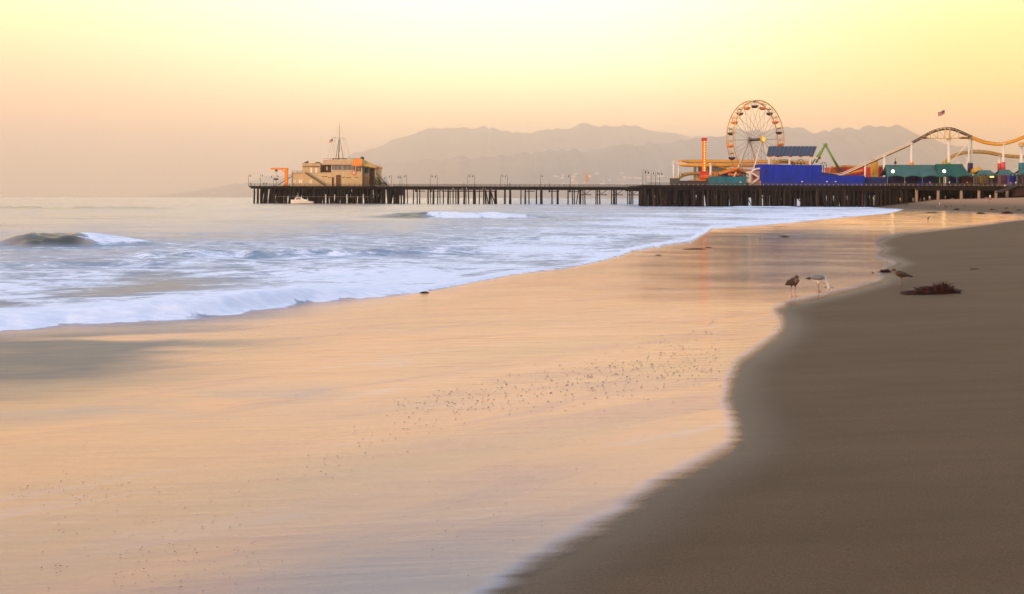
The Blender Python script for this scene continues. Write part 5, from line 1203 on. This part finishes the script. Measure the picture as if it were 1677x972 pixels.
# ---------------- kelp
def kelp(px, py, wpx, hpx, n, label, name='kelp_pile', skew=.7, peak=.72, flatten=1.):
    g = ground_hit(px, py); s_ = 1/ppm(g.y); W = wpx*s_; H = hpx*s_; D = W*.38
    small = wpx < 50; m = MB(); prof = lambda u: (np.interp(u, [0,.18,.35,.42,.55,.65,.78,.9,1], [.04,.22,.42,.55,.5,.72,1.,.8,.1]) if peak > .6 else math.sin(math.pi*u)**.8)
    N = 26                                   # packed core
    for i in range(0 if small else N):
        u = (i+.5)/N; x = g.x-W/2+W*u; h = H*float(prof(u))*.62
        m.ell((x+random.uniform(-.01,.01), g.y+random.uniform(-.3,.3)*D*.3, g.z+h*.25), W/N*1.3, D*.34*math.sin(math.pi*min(max(u,.08),.94))**.5, h*.42+.004, 8, 6)
    for i in range(n):
        u = min(max(random.gauss(.6,.25), .01), .99) if peak > .6 else random.random(); x = g.x-W/2+W*u; h = H*float(prof(u)); v = random.uniform(-1, 1)
        y = g.y+v*D*.42*math.sin(math.pi*min(max(u,.05),.95))**.5; z = g.z+h*math.sqrt(max(0.02, 1-v*v))*random.uniform(.3,.95)*.8
        d = Vector((random.gauss(0,1), random.gauss(0,.6), random.gauss(.25,.55))).normalized(); L = random.uniform(.25,.75)*H*1.1+.01
        p0 = Vector((x,y,z)); p1 = p0+d*L*.5; p2 = p1+(d+Vector((random.gauss(0,.6),random.gauss(0,.5),random.gauss(-.35,.5)))).normalized()*L*.5
        for p in (p1, p2): p.z = max(p.z, g.z+.004); p.z = min(p.z, g.z+h*1.12+.02)
        wdt = random.uniform(.004,.011)*max(1, H/.25)*(1.5 if small else 1)
        m.tube([p0,p1,p2], [wdt, wdt*.8, wdt*.3], 4)
    o = m.build(name, kelpm, None); return tag(o, label, 'seaweed')
kelp(1523, 481.0, 83, 19, 1500, 'long heaped mound of rusty brown kelp on the sand, the largest one')
kelp(1447.5, 445.4, 18, 6.5, 260, 'small clump of dark kelp at the run-up edge beside the standing gull', peak=.7)
kelp(1430, 446.6, 5, 1.6, 20, 'scrap of kelp lying in the wash left of the small clump', peak=.5)
for px, py, w, h, lb in ((1526,348.6,20,2.2,'thin drawn-out line of kelp across the far wash'),(1567,343.6,9,3,'small dark kelp mound on the far sand edge'),(1606,350,12,3.6,'dark kelp clump in the middle of the far wash edge'),
        (1650,349.6,16,4.6,'widest kelp heap at the far right sand'),(1624,343.6,6,2.4,'small kelp clump behind the far wash edge'),(1648,341.2,6,1.8,'low kelp scrap near the right photo edge'),(1670,344.4,11,2,'flat kelp strip at the far right edge'),
        (1485,335.6,4,1.8,'tiny kelp scrap beside the waterline near the piles'),(1597,440.5,16,1.0,'flat dark weed strip on bare sand right of the gulls'),(1286,388,15,2.4,'dark weed raft in the shallow water before the pier'),
        (1137,408.3,36,1.8,'long thin weed line floating near the surf edge'),(1078,417.8,10,1.2,'short weed scrap floating left of the long weed line'),(695,480,14,2.4,'ragged weed scrap at the foot of the surf front'),(1160,405,10,1.2,'faint weed trail at the right tip of the long weed line')):
    kelp(px, py, w, h, int(140+w*12), lb, peak=.5)
# ---------------- bubbles / shell grit scattered over the wash
m = MB(); random.seed(21); cnt = 0
def grit(px, py, r):
    global cnt
    if py < HY+30: return
    X, Y = ground_pt(px, py); r *= .8; m.lathe((X, Y, .013), [(r,0),(r*.9,r*.35),(r*.45,r*.65),(r*.08,r*.72)], 5, random.uniform(.9,1.9), random.uniform(.6,1.)); cnt += 1
for i in range(330):
    t_ = random.random(); px = 640+540*t_**.8; py = 668-92*t_**1.1+random.gauss(0, 13+16*t_); grit(px, py, random.uniform(.006,.014)*(Y_ if (Y_ := 3*F/(py-HY)/14) > .6 else .6))
for i in range(150): px = random.gauss(1060, 75); grit(px, random.gauss(612-.16*(px-1000), 16), random.uniform(.008,.016))
for i in range(90):
    t_ = random.random(); grit(500+380*t_+random.gauss(0,25), 770-150*t_+random.gauss(0,14), random.uniform(.005,.012))
for i in range(120):
    t_ = random.random(); grit(60+360*random.random(), 790+170*t_+random.gauss(0,25), random.uniform(.003,.0075))
for i in range(70): grit(random.uniform(180,480), random.gauss(935,26), random.uniform(.003,.0065))
for i in range(60): grit(random.uniform(20,260), random.gauss(805,9), random.uniform(.003,.008))
for i in range(45): grit(random.uniform(700,930), random.uniform(700,950), random.uniform(.003,.006))
for i in range(70): grit(random.uniform(100,1150), random.uniform(560,900), random.uniform(.003,.008))
tag(m.build('bubble_scatter', mat('wet_grit', (.14,.125,.14), .3, var=.5, scale=30), None, True), kind='stuff', label='tiny dark bubbles and grit dotted over the shining wash', cat='bubbles')
# ================================================================== haze
HZ = bpy.data.materials.new('haze'); HZ.use_nodes = True; nt = HZ.node_tree
for n in list(nt.nodes): nt.nodes.remove(n)
o_ = nd(nt, 'ShaderNodeOutputMaterial'); v_ = nd(nt, 'ShaderNodeVolumePrincipled'); v_.inputs['Color'].default_value = (*HAZE_COL, 1) if 'HAZE_COL' in globals() else (1.,.90,.81,1)
v_.inputs['Density'].default_value = .70e-4; v_.inputs['Anisotropy'].default_value = .78; nt.links.new(v_.outputs[0], o_.inputs['Volume'])
m = MB(); m.box(-67000, 67000, -400, 50000, -40, 2650); tag(m.build('haze', HZ, None), 'thin warm evening haze', kind='stuff')
# ================================================================== world
w = bpy.data.worlds.new('World'); bpy.context.scene.world = w; w.use_nodes = True; nt = w.node_tree; L = nt.links.new
for n in list(nt.nodes): nt.nodes.remove(n)
SUN_EL = math.radians(13); SUN_AZ = math.radians(222)       # behind the camera, to the left (clockwise from +Y)
sky = nd(nt, 'ShaderNodeTexSky'); sky.sky_type = 'NISHITA'; sky.sun_disc = False; sky.sun_elevation = SUN_EL; sky.sun_rotation = SUN_AZ; sky.dust_density = 3
tc = nd(nt, 'ShaderNodeTexCoord'); sp = nd(nt, 'ShaderNodeSeparateXYZ'); L(tc.outputs['Generated'], sp.inputs[0])
def ramp(stops):
    r = nd(nt, 'ShaderNodeValToRGB'); r.color_ramp.interpolation = 'B_SPLINE' if False else 'EASE'
    el = r.color_ramp.elements
    while len(el) > 1: el.remove(el[-1])
    for i, (p, c, k) in enumerate(stops):
        e = el[0] if i == 0 else el.new(p); e.position = p; e.color = (*[x*k for x in lin(*c)], 1)
    r.color_ramp.interpolation = 'LINEAR'; return r
mz = nd(nt, 'ShaderNodeMath', operation='POWER'); mx_ = nd(nt, 'ShaderNodeMath', operation='MAXIMUM'); mx_.inputs[1].default_value = 0; L(sp.outputs[2], mx_.inputs[0]); L(mx_.outputs[0], mz.inputs[0]); mz.inputs[1].default_value = .5
S = lambda deg: math.sqrt(math.sin(math.radians(deg)))
rC = ramp([(0,(255,172,118),1.35),(S(2.2),(255,182,118),1.55),(S(4.2),(255,200,124),1.7),(S(6.5),(255,236,168),1.55),(S(8.2),(255,249,210),1.3),(S(12),(255,252,236),1.22),(S(18),(255,238,208),1.05),(S(26),(232,216,202),.85),(S(38),(195,205,225),.85),(S(60),(155,186,235),.95),(1,(145,178,235),.95)])
rL = ramp([(0,(140,120,118),.5),(S(1.2),(160,128,112),.6),(S(2.4),(225,142,105),.85),(S(4.2),(255,178,128),1.2),(S(6.5),(255,204,140),1.3),(S(9),(255,230,158),1.28),(S(12),(255,246,195),1.2),(S(18),(250,220,182),1.0),(S(26),(225,203,190),.85),(S(38),(190,202,225),.85),(S(60),(155,186,235),.95),(1,(145,178,235),.95)])
rR = ramp([(0,(255,148,85),1.45),(S(2.2),(255,158,72),1.7),(S(4.2),(255,168,46),1.9),(S(6.5),(255,203,76),1.55),(S(9),(255,226,122),1.25),(S(12),(255,242,185),1.16),(S(18),(255,230,178),1.),(S(26),(240,213,192),.85),(S(38),(195,205,225),.85),(S(60),(155,186,235),.95),(1,(145,178,235),.95)])
rB = ramp([(0,(225,160,125),.9),(S(6),(225,170,135),.9),(S(14),(200,175,165),.85),(S(30),(160,178,210),.9),(S(60),(150,182,232),.9),(1,(150,180,230),.9)])
for r in (rC, rL, rR, rB): L(mz.outputs[0], r.inputs[0])
az = nd(nt, 'ShaderNodeMath', operation='ARCTAN2'); L(sp.outputs[0], az.inputs[0]); L(sp.outputs[1], az.inputs[1])
def mrw(v, a, b):
    k = nd(nt, 'ShaderNodeMapRange'); k.interpolation_type = 'SMOOTHSTEP'; L(v, k.inputs['Value']); k.inputs['From Min'].default_value = a; k.inputs['From Max'].default_value = b; return k.outputs[0]
def mixw(f, a, b):
    k = nd(nt, 'ShaderNodeMixRGB'); L(f, k.inputs[0]); L(a, k.inputs[1]); L(b, k.inputs[2]); return k.outputs[0]
c1 = mixw(mrw(az.outputs[0], -.52, -.05), rL.outputs[0], rC.outputs[0]); c2 = mixw(mrw(az.outputs[0], .04, .46), c1, rR.outputs[0])
c3 = mixw(mrw(sp.outputs[1], .25, -.35), c2, rB.outputs[0])
gnd = nd(nt, 'ShaderNodeRGB'); gnd.outputs[0].default_value = (.16,.13,.10,1)
c4 = mixw(mrw(sp.outputs[2], -.03, -.005), gnd.outputs[0], c3)
bg1 = nd(nt, 'ShaderNodeBackground'); L(c4, bg1.inputs[0]); bg1.inputs[1].default_value = 1.2
bg2 = nd(nt, 'ShaderNodeBackground'); L(sky.outputs[0], bg2.inputs[0]); bg2.inputs[1].default_value = .006
ad = nd(nt, 'ShaderNodeAddShader'); L(bg1.outputs[0], ad.inputs[0]); L(bg2.outputs[0], ad.inputs[1]); ow = nd(nt, 'ShaderNodeOutputWorld'); L(ad.outputs[0], ow.inputs[0])
sl = bpy.data.lights.new('sun', 'SUN'); sl.energy = 2.0; sl.angle = math.radians(12); sl.color = (1., .62, .34); so = bpy.data.objects.new('sun', sl); C.objects.link(so)
dvec = Vector((math.sin(SUN_AZ)*math.cos(SUN_EL), math.cos(SUN_AZ)*math.cos(SUN_EL), math.sin(SUN_EL))); so.rotation_euler = dvec.to_track_quat('Z', 'Y').to_euler()
# ================================================================== camera
cd = bpy.data.cameras.new('camera'); cam = bpy.data.objects.new('camera', cd); C.objects.link(cam); cam.location = (0, 0, ZC); cam.rotation_euler = (math.pi/2, -ROLL, 0)
cd.sensor_width = 36; cd.lens = F/1677*36; cd.shift_y = -(486-HY)/1677; cd.clip_start = .1; cd.clip_end = 180000
sc = bpy.context.scene; sc.camera = cam
sc.view_settings.view_transform = 'Standard'; sc.view_settings.look = 'None'; sc.view_settings.gamma = 1; sc.view_settings.exposure = .42
sc.cycles.use_denoising = True; sc.cycles.volume_bounces = 2; sc.cycles.max_bounces = 6; sc.cycles.transparent_max_bounces = 8; sc.cycles.sample_clamp_indirect = 4
